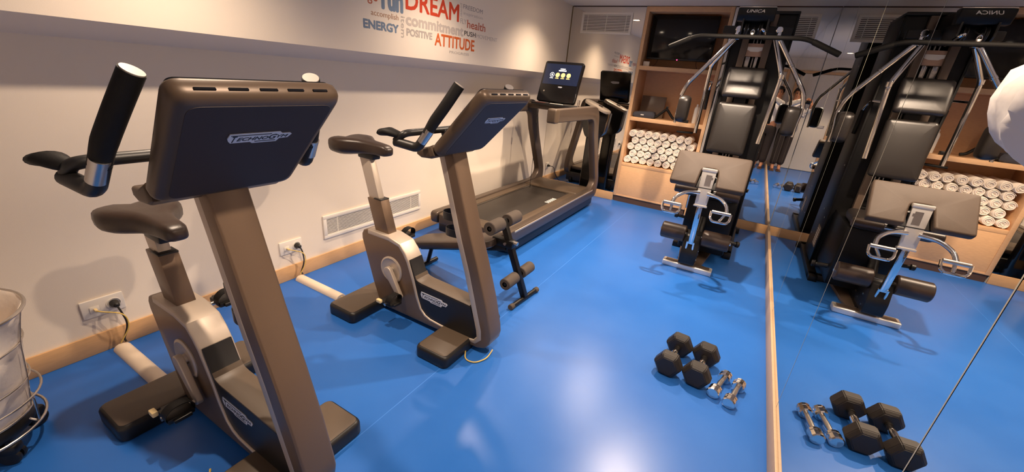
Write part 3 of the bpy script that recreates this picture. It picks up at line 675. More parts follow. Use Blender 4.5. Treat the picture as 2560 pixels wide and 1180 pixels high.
# ------------------------------------------------------------------ treadmill
t = thing('treadmill', 'large bronze treadmill with looped side frames and a lit display, in the far left corner', 'treadmill', (-1.995, 3.9, 0))
TXR0, TXR1, TXL0, TXL1 = -1.640, -1.562, -2.432, -2.354
ring_o = fillet([(3.455, 1.246, 0), (4.66, 1.258, 0), (4.745, .93, 0), (5.045, .34, 0), (5.02, .135, 0), (2.80, .135, 0), (2.79, .252, 0), (4.78, .252, 0), (4.90, .34, 0), (4.585, .94, 0), (4.53, 1.118, 0), (3.455, 1.128, 0)],
                [.03, .16, .16, .1, .12, .05, .05, .14, .14, .1, .10, .02], 6, True)
RP = [(p.x, p.y) for p in ring_o]
for a, b, n in ((TXR0, TXR1, 'right'), (TXL0, TXL1, 'left')):
    bm = B(); prism(bm, RP, a, b, 'x', .014, 3); fr_ = obj('side_frame', bm, M_['bronzed'], t, 30)
    bm = B(); x0, x1 = a - .004, b + .004
    prism(bm, rrect(.10, .128, .02, 4, 3.50, 1.187), x0, x1, 'x', .012, 3); o = obj('handle_end', bm, M_['deckb'], fr_, 35)
bm = B(); box(bm, TXR1 - .004, TXR1 + .002, 2.9, 4.86, .226, .244, .002); o = obj('rail_highlight_strip', bm, M_['champ'], t); o['label'] = 'pale strip painted as the highlight along the right rail'  # highlight on the rail edge put in as a paler strip
bm = B(); box(bm, -2.402, -1.590, 2.88, 4.98, .028, .16, .02); obj('base', bm, M_['black'], t)
bm = B()
for s in (-2.30, -1.69):
    for y in (3.0, 4.85): cyl(bm, (s, y, 0.0), (s, y, .035), .03, 16)
obj('feet', bm, M_['rubber'], t)
bm = B(); cyl(bm, (-1.70, 4.96, .045), (-1.65, 4.96, .045), .045, 20, .006); cyl(bm, (-2.34, 4.96, .045), (-2.29, 4.96, .045), .045, 20, .006); obj('transport_wheels', bm, M_['rubber'], t)
bm = B(); box(bm, -2.352, -2.262, 2.86, 4.50, .20, .240, .006); box(bm, -1.728, -1.642, 2.86, 4.50, .20, .240, .006); obj('foot_rail', bm, M_['deckb'], t)
bm = B(); box(bm, -2.262, -1.728, 2.84, 4.50, .205, .232, .008); be = obj('running_belt', bm, M_['belt'], t)
bm = B()
for k in range(5): box(bm, -1.785, -1.732, 3.935 + k * .046, 3.962 + k * .046, .2325, .2332)
o = obj('belt_marks', bm, M_['whiteink'], be, None)
bm = B(); box(bm, -2.235, -1.76, 4.452, 4.475, .232, .2345); box(bm, -2.258, -2.240, 3.30, 4.475, .232, .2345); obj('belt_gap', bm, M_['blackg'], be, None)
bm = B(); box(bm, -2.352, -1.642, 4.50, 4.93, .20, .252, .02, 3); obj('motor_cover', bm, M_['deckb'], t)
bm = B(); prism(bm, [(p.x, p.y) for p in fillet([(-2.352, 2.98, 0), (-2.352, 2.80, 0), (-1.642, 2.80, 0), (-1.642, 2.98, 0)], .05, 5)], .145, .238, 'z', .012, 3); obj('rear_cover', bm, M_['deckb'], t)
bm = B(); box(bm, -2.36, -1.635, 4.40, 4.50, 1.165, 1.225, .012); obj('cross_bar', bm, M_['deckb'], t)
bm = B(); box(bm, -2.25, -1.72, 4.27, 4.43, 1.222, 1.245, .008); sh = obj('control_shelf', bm, M_['black'], t)
bm = B(); box(bm, -2.20, -2.08, 4.275, 4.30, 1.2455, 1.247); o = obj('red_key_strip', bm, mat('dull_red', rgb(120, 52, 40), .5), sh, None)
bm = B(); box(bm, -2.02, -1.87, 4.275, 4.31, 1.2455, 1.248); o = obj('pale_key_strip', bm, M_['whiteplast'], sh, None)
bm = B(); cyl(bm, (-1.70, 4.33, 1.235), (-1.70, 4.33, 1.31), .014, 18, .003); o = obj('speed_knob', bm, M_['chrome'], sh)
# display tablet, tilted back
q = math.atan2(.16, .425)
cx = -2.0
MS = frame_mat((cx, 4.358, 1.262), (1, 0, 0), (0, math.sin(q), math.cos(q)), (0, -math.cos(q), math.sin(q)))   # z towards the runner
HT = .455
bm = B(); prism(bm, [(a, b + HT / 2) for a, b in rrect(.468, HT, .025)], -.045, 0, 'z', .008, 3); bm.transform(MS); tb = obj('display_tablet', bm, M_['blackg'], t, 30)
bm = B(); box(bm, -.212, .212, .195, HT - .03, .0, .0012); bm.transform(MS); o = obj('screen', bm, M_['screen'], tb, None); o['label'] = 'lit dark blue screen with round icons'
bm = B()
for k, x in enumerate((-.115, -.048, .019, .086)):
    if k: lathe(bm, [(0, .0018), (.025, .0018), (.025, .0010)], Matrix.Translation((x, .302, 0)), 24)
    if k: box(bm, x - .020, x + .020, .262, .270, .0012, .0018)
bm.transform(MS); obj('icons', bm, M_['amber'], tb, None)
bm = B(); lathe(bm, [(.022, .0018), (.026, .0018), (.026, .001), (.022, .001)], Matrix.Translation((-.115, .302, 0)), 24); box(bm, -.122, -.108, .292, .312, .0012, .0018); box(bm, -.135, -.095, .262, .268, .0012, .0018); bm.transform(MS); obj('white_icon', bm, M_['dispw'], tb, None)
for w_, y0_, y1_ in ((.045, .345, .358), (.03, .366, .376)):
    bm = B(); box(bm, -w_, w_, y0_, y1_, .0012, .0018); bm.transform(MS); obj('heading_mark', bm, M_['dispw'], tb, None)
logo(tb, MS @ Matrix.Translation((.02, .168, 0)), .048, .014)
bm = B(); lathe(bm, [(0, .002), (.009, .002), (.009, 0)], Matrix.Translation((-.165, .115, 0)) @ Matrix.Identity(4), 16); bm.transform(MS); obj('status_light', bm, M_['steel'], tb, None)
MBK = MS @ Matrix.Translation((0, 0, -.045)) @ Matrix.Rotation(PI, 4, 'Y')
logo(tb, MBK @ Matrix.Translation((0, .30, 0)), .13, .034)
bm = B(); box(bm, -2.08, -1.92, 4.37, 4.45, 1.225, 1.30, .01); obj('display_mount', bm, M_['black'], t)
bm = B(); tube(bm, fillet([(-2.14, 4.275, 1.235), (-2.145, 4.265, 1.10), (-2.15, 4.27, .62), (-2.16, 4.285, .255)], .05), .003, 8); sc_ = obj('safety_cord', bm, M_['rubber'], t)
bm = B(); box(bm, -2.155, -2.135, 4.258, 4.274, 1.02, 1.085, .004); obj('clip', bm, M_['black'], sc_)

# ------------------------------------------------------------------ pedestal unit behind the treadmill
t = thing('dispenser_stand', 'slim black stand with a sloping silver top, behind the treadmill by the mirror', 'stand', (-1.75, 5.12, 0))
bm = B(); prism(bm, [(p.x, p.y) for p in fillet([(-1.835, 5.07, 0), (-1.68, 5.07, 0), (-1.68, 5.22, 0), (-1.835, 5.22, 0)], .03, 5, True)], 0.0, .98, 'z', .006, 2); obj('column', bm, M_['blackg'], t, 30)
bm = B(); prism(bm, [(p.x, p.y) for p in fillet([(-1.90, 1.27, 0), (-1.905, .98, 0), (-1.84, .84, 0), (-1.68, .84, 0), (-1.61, .90, 0), (-1.585, 1.155, 0)], [.01, .08, .05, .04, .06, .01], 5, True)], 5.06, 5.23, 'y', .03, 4); obj('head', bm, M_['blackg'], t, 35)
sl = Vector((.33, 0, -.125)).normalized()
MT = frame_mat((-1.745, 5.11, 1.228), sl, (0, 1, 0), sl.cross(Vector((0, 1, 0))))
if MT.to_3x3().col[2].z < 0: MT = frame_mat((-1.745, 5.11, 1.228), -sl, (0, 1, 0), (-sl).cross(Vector((0, 1, 0))))
bm = B(); rg = []
for z, s in ((-.02, .004), (0, 0), (.012, .004), (.018, .014)): rg.append([(x, y, z) for x, y in rrect(.36 - 2 * s, .20 - 2 * s, .095 - s, 8)])
loft(bm, rg, MT); tp = obj('top_cover', bm, M_['silverd'], t, 35); tp['label'] = 'sloping brushed silver top'
bm = B(); lathe(bm, [(.030, .018), (.030, .024), (.022, .025), (.020, .020), (0, .020)], MT @ Matrix.Translation((-.03 if sl.x < 0 else .03, 0, 0)), 24); obj('button_ring', bm, M_['blackg'], tp)
bm = B(); lathe(bm, [(.014, .020), (.012, .026), (0, .027)], MT @ Matrix.Translation((.03, 0, 0)), 20); obj('button', bm, M_['chrome'], tp)

# ------------------------------------------------------------------ sit-up bench
t = thing('sit_up_bench', 'folding sit-up bench with foam leg rollers between the second bike and the treadmill', 'bench', (-1.6, 2.3, 0))
bm = B(); MBo = frame_mat((-1.755, 2.30, .318), Vector((.345, 0, .098)).normalized(), (0, 1, 0), Vector((-.098, 0, .345)).normalized())
rg = []
for z, s in ((-.055, .015), (-.048, .004), (-.02, 0), (-.006, .006), (0, .018)): rg.append([(x, y, z) for x, y in rrect(.80 - 2 * s, .27 - 2 * s, .07 - s, 6)])
loft(bm, rg, MBo); o = obj('board', bm, M_['leather'], t, 40); o['label'] = 'padded dark brown bench board'
bm = B(); box(bm, -.36, .37, -.025, .025, -.095, -.054, .004, M=MBo); box(bm, .30, .46, -.022, .022, -.10, -.045, .006, M=MBo); obj('spine', bm, M_['blackm'], t)
bm = B(); tube(bm, [(-1.128, 2.138, .018), (-1.104, 2.474, .018)], .0175, 16)
fb = obj('foot_bar', bm, M_['blackm'], t)
for a, b in (((-1.129, 2.128, .018), (-1.126, 2.165, .018)), ((-1.106, 2.447, .018), (-1.103, 2.484, .018))):
    bm = B(); cyl(bm, a, b, .0205, 16, .003); o = obj('end_cap', bm, M_['foam'], fb)
pt0, pt1 = Vector((-1.116, 2.305, .03)), Vector((-1.342, 2.30, .572))
w = (pt1 - pt0).normalized(); u = Vector((0, 1, 0)); v = w.cross(u)
bm = B(); box(bm, -.021, .021, -.021, .021, 0, (pt1 - pt0).length, .004, M=frame_mat(pt0, u, v, w)); obj('post', bm, M_['blackm'], t)
for f, y0, y1, r, nm in ((.285, 2.115, 2.485, .041, 'lower'), (.955, 2.115, 2.485, .047, 'upper')):
    c = pt0 + (pt1 - pt0) * f
    bm = B(); tube(bm, [(c.x, y0 + .004, c.z), (c.x, y1 - .004, c.z)], .011, 14); rb = obj('roller_bar', bm, M_['blackm'], t)
    for a, b in ((y0, y0 + .145), (y1 - .145, y1)):
        bm = B(); lathe(bm, [(.018, 0), (r - .004, 0), (r, .005), (r, .14), (r - .004, .145), (.018, .145)], frame_mat((c.x, a, c.z), (0, 0, 1), (1, 0, 0), (0, 1, 0)), 28); obj('foam_roller', bm, M_['foam'], t)
bm = B(); c = pt0 + w * .405; box(bm, c.x - .13, c.x + .035, 2.272, 2.328, c.z - .032, c.z + .028, .006); bk = obj('bracket', bm, M_['blackm'], t)
bm = B(); cyl(bm, (c.x - .02, 2.262, c.z), (c.x - .02, 2.272, c.z), .011, 12); cyl(bm, (c.x + .03, 2.3, c.z + .012), (c.x + .065, 2.3, c.z + .012), .016, 10, .003); obj('bolts', bm, M_['steel'], bk)
bm = B(); tube(bm, [(-2.02, 2.19, .018), (-2.02, 2.41, .018)], .0175, 14); tube(bm, [(-2.02, 2.3, .02), (-1.97, 2.3, .20)], .016, 12); obj('rear_leg', bm, M_['blackm'], t)

# ------------------------------------------------------------------ dumbbells
def hexbell(x, y, rot, label):
    t = thing('hex_dumbbell', label, 'dumbbell', (0, 0, 0), 'black rubber hexagonal dumbbells')
    Rr = .077; rz = Rr * math.cos(PI / 6)
    bm = B(); hp = [(Rr * math.cos(PI / 3 * k), rz + Rr * math.sin(PI / 3 * k)) for k in range(6)]
    for a, b in ((-.158, -.074), (.074, .158)):
        b2 = bmesh.new(); rg = []
        for yy, s in ((a, .76), (a + .018, 1), (b - .018, 1), (b, .76)): rg.append([(px * s, yy, rz + (pz - rz) * s) for px, pz in hp])
        loft(b2, rg); bmesh.ops.bevel(b2, geom=[e for e in b2.edges], offset=.004, segments=2, affect='EDGES'); join(bm, b2)
        o = obj('head', bm, M_['hexr'], t, 30); bm = B()
    bm.free(); bm = B(); lathe(bm, [(0, -.076), (.0145, -.076), (.0145, -.06), (.0175, -.035), (.0195, 0), (.0175, .035), (.0145, .06), (.0145, .076), (0, .076)], frame_mat((0, 0, rz), (0, 0, 1), (1, 0, 0), (0, 1, 0)), 24); h = obj('handle', bm, M_['chrome'], t, 40)
    for yy in (-.062, .062):
        bm = B(); lathe(bm, [(.0147, -.006), (.0185, -.005), (.0185, .005), (.0147, .006)], frame_mat((0, yy, rz), (0, 0, 1), (1, 0, 0), (0, 1, 0)), 24); obj('collar', bm, M_['rubber'], h)
    t.location = (x, y, 0); t.rotation_euler = (0, 0, rot); return t
hexbell(-.068, 2.232, R(-6), 'black hex dumbbell on the left, farthest from the chrome ones')
hexbell(.0825, 2.230, R(-6), 'black hex dumbbell on the right, touching a chrome one')
def chromebell(x, y, rot, label):
    t = thing('chrome_dumbbell', label, 'dumbbell', (0, 0, 0), 'small chrome dumbbells'); r = .033
    for a in (-.112, .056):
        bm = B(); lathe(bm, [(0, 0), (r - .005, 0), (r, .005), (r, .018), (r - .002, .02), (r - .002, .036), (r, .038), (r, .051), (r - .005, .056), (0, .056)], frame_mat((0, a, r * .966), (0, 0, 1), (1, 0, 0), (0, 1, 0)), 12); obj('head', bm, M_['chrome'], t, 20)
    bm = B(); lathe(bm, [(.012, -.057), (.0125, -.03), (.014, 0), (.0125, .03), (.012, .057)], frame_mat((0, 0, r * .966), (0, 0, 1), (1, 0, 0), (0, 1, 0)), 20); obj('handle', bm, M_['steel'], t, 40)
    t.location = (x, y, 0); t.rotation_euler = (0, 0, rot); return t
chromebell(.192, 2.160, R(-14), 'chrome dumbbell touching the right black hex dumbbell')
chromebell(.266, 2.128, R(-12), 'chrome dumbbell nearest the wall mirror')

# ------------------------------------------------------------------ laundry bin on wheels
bx, by = -2.215, -.005
t = thing('laundry_bin', 'round wire bin with a pale cloth liner on castors at the left edge', 'bin', (bx, by, 0))
def ringp(r, z, n=40): return [(bx + r * math.cos(2 * PI * k / n), by + r * math.sin(2 * PI * k / n), z) for k in range(n)]
bm = B(); rg = []; rnd = random.Random(3)
for z, r in ((.150, .170), (.20, .180), (.30, .192), (.40, .206), (.48, .222), (.535, .240), (.567, .250), (.572, .246), (.56, .236), (.48, .214), (.30, .186), (.16, .165)):
    rg.append([(bx + (r + .0035 * math.sin(9 * a + z * 22) * (z > .16 and r > .19) + .0025 * math.sin(17 * a + z * 9)) * math.cos(a), by + (r + .0035 * math.sin(9 * a + z * 22) * (z > .16 and r > .19)) * math.sin(a), z) for a in [2 * PI * k / 72 for k in range(72)]])
loft(bm, rg, cap=False); lathe(bm, [(0, .152), (.168, .152)], Matrix.Translation((bx, by, 0)), 40); o = obj('liner', bm, M_['linen'], t, 60); o['label'] = 'pale wrinkled cloth liner'
bm = B(); tube(bm, ringp(.2505, .570), .006, 8, True); tube(bm, ringp(.218, .44), .003, 8, True); tube(bm, ringp(.199, .285), .003, 8, True); tube(bm, ringp(.178, .155), .004, 8, True)
for k in range(8):
    a = 2 * PI * k / 8 + .3; tube(bm, [(bx + r * math.cos(a), by + r * math.sin(a), z) for r, z in ((.178, .155), (.2, .285), (.219, .44), (.250, .568))], .0025, 6)
obj('wire_basket', bm, M_['steel'], t)
bm = B(); lathe(bm, [(0, .10), (.175, .10), (.18, .11), (.18, .135), (.172, .148), (0, .148)], Matrix.Translation((bx, by, 0)), 40); obj('base_tray', bm, M_['black'], t)
bm = B(); tube(bm, ringp(.203, .105), .005, 10, True); tube(bm, ringp(.215, .225), .004, 8, True)
for k in range(4):
    a = 2 * PI * k / 4 + .9; tube(bm, fillet([(bx + .178 * math.cos(a), by + .178 * math.sin(a), .125), (bx + .203 * math.cos(a), by + .203 * math.sin(a), .105), (bx + .214 * math.cos(a), by + .214 * math.sin(a), .222), (bx + .186 * math.cos(a), by + .186 * math.sin(a), .20)], .02), .004, 8)
obj('bumper_ring', bm, M_['steel'], t)
for k in range(5):
    a = 2 * PI * k / 5 + .42; c = Vector((bx + .165 * math.cos(a), by + .165 * math.sin(a), .032)); d = Vector((math.cos(a + .5), math.sin(a + .5), 0)); s_ = Vector((0, 0, 1)).cross(d)
    bm = B(); cyl(bm, c - s_ * .022, c - s_ * .006, .032, 20, .004); cyl(bm, c + s_ * .006, c + s_ * .022, .032, 20, .004); box(bm, -.028, .028, -.024, .024, .012, .05, .01, M=frame_mat(c, d, s_, (0, 0, 1))); cyl(bm, c + Vector((0, 0, .045)), c + Vector((0, 0, .075)), .009, 12); obj('castor', bm, M_['black'], t)

# ------------------------------------------------------------------ multi gym
G = thing('multi_gym', 'black and chrome multi gym with weight tower and bicep pad by the back mirror', 'multi gym', (-.2, 4.4, 0))
M_['upr'] = mat('brown_upright', rgb(104, 88, 76), 0.45, 0.2)
M_['towerb'] = mat('tower_black', rgb(10, 9, 9), 0.4, spec=0.3)
bm = B(); prism(bm, [(-.30, 3.78), (-.11, 3.78), (-.055, 4.32), (-.355, 4.32)], 0.0, .03, 'z', .004, 2); o = obj('floor_plate', bm, M_['upr'], G); 
bm = B(); box(bm, -.422, -.004, 3.688, 3.786, 0.0, .050, .010, 3); fb = obj('foot_bar', bm, M_['satin'], G); fb['label'] = 'chrome rimmed front foot bar'
bm = B(); box(bm, -.398, -.028, 3.706, 3.768, .048, .0525, .002); obj('grip_inset', bm, M_['upr'], fb)
bm = B(); box(bm, -.245, -.165, 3.78, 4.6, .03, .115, .006); obj('main_beam', bm, M_['blackm'], G)
bm = B(); box(bm, -.43, -.36, 4.25, 5.33, 0, .055, .006); box(bm, .045, .115, 4.25, 5.33, 0, .055, .006); box(bm, -.46, .15, 5.22, 5.30, 0, .055, .006); box(bm, -.43, .115, 4.30, 4.37, 0, .055, .006); obj('base_frame', bm, M_['blackm'], G)
for a, b in ((-.402, -.384), (.070, .088)):
    bm = B(); box(bm, a, b, 4.62, 5.12, .055, 2.19, .004); sp_ = obj('tower_side_panel', bm, M_['towerb'], G)
    if a > 0:
        bm = B()
        for y, z in ((4.70, 1.0), (4.70, 1.52), (4.70, .5), (5.04, .25), (5.04, 1.9), (4.86, .55)): cyl(bm, (.0875, y, z), (.091, y, z), .009, 12, .002)
        obj('bolts', bm, M_['steel'], sp_)
bm = B(); box(bm, -.384, .070, 5.10, 5.12, .055, 2.19); obj('tower_back_panel', bm, M_['towerb'], G)
bm = B(); box(bm, -.402, .088, 4.60, 5.12, 2.19, 2.215, .008); obj('tower_top', bm, M_['blackm'], G)
for a, b in ((-.384, -.305), (-.065, .070)):
    bm = B(); box(bm, a, b, 4.645, 4.66, .055, 2.19); obj('front_shroud', bm, M_['towerb'], G)
for a, b in ((-.305, -.250), (-.120, -.065)):
    bm = B(); box(bm, a, b, 4.60, 4.66, .055, 2.19, .006); obj('upright', bm, M_['upr'], G)
bm = B()
for x in (-.215, -.185, -.155): cyl(bm, (x, 4.72, .25), (x, 4.72, 2.19), .009, 14)
obj('guide_rods', bm, M_['chrome'], G)
bm = B(); box(bm, -.25, -.12, 4.63, 4.70, 1.845, 1.955, .004); ca_ = obj('carriage', bm, mat('carriage', rgb(186, 150, 126), .5), G)
bm = B(); prism(bm, [(-.246, 1.925), (-.124, 1.925), (-.124, 1.898), (-.14, 1.892), (-.155, 1.886), (-.215, 1.886), (-.23, 1.894), (-.246, 1.90)], 4.627, 4.6305, 'y'); o = obj('sticker', bm, M_['whiteplast'], ca_, None)
bm = B(); box(bm, -.245, -.205, 4.64, 4.69, 1.74, 1.845, .004); box(bm, -.165, -.14, 4.64, 4.69, 1.74, 1.845, .004); cyl(bm, (-.225, 4.632, 1.80), (-.225, 4.64, 1.80), .014, 16); obj('carriage_hooks', bm, M_['steel'], G)
for k in range(14):
    bm = B(); box(bm, -.25, -.12, 4.67, 4.80, .12 + k * .05, .12 + k * .05 + .046, .004); obj('weight_plate', bm, M_['blackm'], G)
def yz(y0, z0, y1, z1, x=-.19):
    d = Vector((0, y1 - y0, z1 - z0)); L = d.length; d.normalize(); n = Vector((1, 0, 0)).cross(d)
    return frame_mat((x, (y0 + y1) / 2, (z0 + z1) / 2), (1, 0, 0), d, n), L
Mx, L = yz(4.49, 1.475, 4.575, 1.735); bm = B(); pillow(bm, .325, L, .06, .03, Mx); o = obj('back_pad', bm, M_['bleather'], G, 50)
Mx, L = yz(4.48, .965, 4.555, 1.43, -.197); bm = B(); pillow(bm, .325, L, .06, .03, Mx); o = obj('back_pad', bm, M_['bleather'], G, 50)
bm = B(); box(bm, -.24, -.14, 4.55, 4.60, 1.0, 1.70, .004); obj('pad_mount', bm, M_['blackm'], G)
bm = B(); pillow(bm, .50, .40, .085, .06, Matrix.Translation((-.225, 4.15, .62))); o = obj('seat', bm, M_['bleather'], G, 50)
bm = B(); box(bm, -.36, .045, 4.0, 4.64, .10, .615, .02); obj('seat_casing', bm, M_['towerb'], G)
# bicep pad with a notch for the chrome post
d = Vector((0, .202, .236)).normalized(); n = Vector((1, 0, 0)).cross(d)
MP = frame_mat((-.224, 3.563, .803), (1, 0, 0), d, n)
w, h = .281, .311
po = fillet([(-w, 0, 0), (-.075, 0, 0), (-.06, .165, 0), (.06, .165, 0), (.075, 0, 0), (w, 0, 0), (w, h, 0), (-w, h, 0)], [.02, .02, .03, .03, .02, .02, .025, .025], 5, True)
bm = B(); prism(bm, [(p.x, p.y) for p in po], -.058, 0, 'z', .016, 4, MP); o = obj('bicep_pad', bm, M_['worn'], G, 40); o['label'] = 'large worn brown-black bicep pad'
bm = B(); box(bm, -w + .01, w - .01, .01, h - .01, -.070, -.057, .003, M=MP); box(bm, -.045, .045, .02, h - .03, -.10, -.068, .004, M=MP); obj('pad_board', bm, M_['blackm'], o)
bm = B(); tube(bm, [(-.2, 3.72, .86), (-.2, 4.02, .66)], .028, 12); obj('pad_strut', bm, M_['blackm'], G)
# chrome post in front
d = Vector((0, .045, .30)).normalized(); n = Vector((1, 0, 0)).cross(d); MQ = frame_mat((-.225, 3.598, .625), (1, 0, 0), d, n)
bm = B(); prism(bm, [(-.046, 0), (.046, 0), (.054, .30), (-.054, .30)], -.020, .004, 'z', .005, 2, MQ); box(bm, -.058, .058, .285, .312, -.024, .010, .006, M=MQ); box(bm, -.052, .052, -.006, .010, -.024, .010, .003, M=MQ); cp = obj('post', bm, M_['satin'], G, 35); cp['label'] = 'wide chrome front post'
bm = B(); box(bm, -.014, .030, .17, .26, .004, .0052, M=MQ); box(bm, .02, .04, .225, .245, .004, .0054, M=MQ); obj('post_label', bm, M_['steel'], cp)
bm = B(); box(bm, -.022, .022, -.02, .02, 0, .355, .006, M=frame_mat((-.224, 3.655, .272), (1, 0, 0), Vector((0, .99, .14)), Vector((0, -.14, .99)))); obj('lower_post', bm, M_['chrome'], G)
bm = B(); tube(bm, [(-.252, 3.655, .20), (-.250, 3.64, .29)], .009, 10); tube(bm, [(-.198, 3.655, .20), (-.200, 3.64, .29)], .009, 10); obj('fork', bm, M_['chrome'], G)
bm = B(); prism(bm, [(p.x, p.y) for p in fillet([(3.64, .07, 0), (3.90, .07, 0), (3.94, .22, 0), (3.80, .36, 0), (3.68, .33, 0), (3.63, .18, 0)], .03, 4, True)], -.288, -.155, 'x', .008, 2); pv = obj('pivot_block', bm, M_['blackm'], G, 35)
bm = B()
for y, z in ((3.70, .12), (3.74, .19), (3.72, .28), (3.84, .12)): cyl(bm, (-.155, y, z), (-.150, y, z), .008, 12); cyl(bm, (-.293, y, z), (-.288, y, z), .008, 12)
obj('bolts', bm, M_['chrome'], pv)
bm = B(); tube(bm, [(-.2, 3.85, .20), (-.2, 4.02, .42)], .035, 12); obj('seat_strut', bm, M_['blackm'], G)
for s in (-1, 1):
    cxx = -.2235
    bm = B(); tube(bm, fillet([(cxx + s * .03, 3.60, .735), (cxx + s * .13, 3.56, .733), (cxx + s * .195, 3.50, .69), (cxx + s * .205, 3.44, .645)], .07, 8), .0145, 14); ha = obj('grip_arm', bm, M_['chrome'], G)
    bm = B(); xc = cxx + s * .168 + (-.03 if s < 0 else 0.0); xa, xb = xc - .066, xc + .066
    tube(bm, [(xa, 3.42, .648), (xb, 3.42, .648)], .0135, 14); obj('hand_grip', bm, M_['steel'], ha)
    bm = B(); tube(bm, fillet([(xa - .004, 3.42, .650), (xa - .002, 3.40, .600), (xa + .02, 3.385, .580), (xb - .02, 3.385, .580), (xb + .002, 3.40, .600), (xb + .004, 3.42, .650)], .02), .010, 10); box(bm, xa + .012, xb - .012, 3.375, 3.40, .574, .588, .004); tube(bm, [(xc, 3.40, .585), (cxx + s * .2, 3.44, .642)], .011, 10); obj('stirrup', bm, M_['chrome'], ha)
    for y_, z_, r_, nm in ((3.722, .325, .0725, 'leg_roller'), (3.93, .672, .036, 'thigh_roller')):
        if nm == 'leg_roller': x0, x1 = (-.492, -.288) if s < 0 else (-.152, .066)
        else: x0, x1 = (-.492, -.30) if s < 0 else (-.15, .045)
        bm = B(); lathe(bm, [(0, 0), (r_ - .008, 0), (r_, .008), (r_, x1 - x0 - .008), (r_ - .008, x1 - x0), (0, x1 - x0)], frame_mat((x0, y_, z_), (0, 1, 0), (0, 0, 1), (1, 0, 0)), 32); ro = obj(nm, bm, M_['leather'], G, 40)
        if nm == 'leg_roller': 
            bm = B(); xe = x0 if s < 0 else x1; cyl(bm, (xe - .012, y_, z_), (xe + .012, y_, z_), .014, 14, .003); obj('end_bolt', bm, M_['chrome'], ro)
bm = B(); tube(bm, [(-.30, 3.722, .325), (-.14, 3.722, .325)], .016, 12); tube(bm, [(-.31, 3.93, .672), (-.14, 3.93, .672)], .014, 12); obj('roller_axle', bm, M_['chrome'], G)
bm = B(); tube(bm, [(-.43, 4.0, .40), (-.34, 4.02, .39)], .014, 12); cyl(bm, (-.445, 4.0, .40), (-.415, 4.0, .40), .024, 16, .004); tube(bm, [(-.05, 4.08, .24), (.13, 4.13, .21)], .02, 12); cyl(bm, (.12, 4.13, .212), (.15, 4.138, .207), .028, 16, .004); obj('adjuster_knobs', bm, M_['black'], G)
# boom, header and pulleys
bm = B(); prism(bm, [(4.10, 2.06), (4.10, 2.150), (4.35, 2.175), (5.0, 2.19), (5.0, 2.09), (4.45, 2.05)], -.315, -.125, 'x', .012, 3); obj('boom', bm, M_['towerb'], G)
bm = B(); prism(bm, [(p.x, p.y) for p in fillet([(4.045, 2.150, 0), (4.14, 2.156, 0), (4.14, 2.06, 0), (4.075, 2.06, 0), (4.05, 2.10, 0)], .01, 3, True)], -.352, -.086, 'x', .008, 3); hd = obj('header', bm, M_['towerb'], G, 35)
bm = B(); text(bm, 'UNICA', .126, .021, frame_mat((-.226, 4.0445, 2.126), (1, 0, 0), Vector((0, -.1, 1)).normalized(), Vector((0, -1, -.1)).normalized()), .0015, 0.25, 0.01); o = obj('header_lettering', bm, M_['whiteink'], hd, None); o['label'] = 'white lettering on the header'
bm = B(); box(bm, -.35, -.09, 4.06, 4.13, 2.153, 2.160, .002); obj('header_edge', bm, M_['steel'], hd)
for x0, x1 in ((-.305, -.292), (-.128, -.115)):
    bm = B(); prism(bm, [(4.06, 2.075), (4.36, 2.075), (4.34, 1.99), (4.22, 1.94), (4.10, 1.95), (4.06, 1.99)], x0, x1, 'x', .002, 1); pp = obj('pulley_plate', bm, M_['blackm'], G)
bm = B(); box(bm, -.30, -.12, 4.18, 4.32, 1.98, 2.07, .008); obj('pulley_housing', bm, M_['towerb'], G)
for x in (-.265, -.165):
    bm = B(); lathe(bm, [(.01, -.012), (.045, -.012), (.045, -.009), (.038, 0), (.045, .009), (.045, .012), (.01, .012)], frame_mat((x, 4.125, 2.01), (0, 1, 0), (0, 0, 1), (1, 0, 0)), 28); pu = obj('pulley', bm, M_['black'], G)
    bm = B(); cyl(bm, (x - .018, 4.125, 2.01), (x + .018, 4.125, 2.01), .011, 14, .002); obj('pulley_bolt', bm, M_['chrome'], pu)
bm = B(); tube(bm, [(-.205, 4.085, 2.02), (-.205, 3.955, 1.985), (-.205, 3.952, 1.968)], .004, 8); obj('cable', bm, M_['black'], G)
bm = B(); tube(bm, [(-.205 + .012 * math.sin(a), 3.952, 1.965 + .018 * math.cos(a)) for a in [2 * PI * k / 16 for k in range(16)]], .0035, 8, True); tube(bm, fillet([(-.165, 4.10, 1.99), (-.15, 4.03, 2.0), (-.13, 4.04, 1.985), (-.12, 4.09, 1.97)], .02), .009, 10); obj('carabiner', bm, M_['chrome'], G)
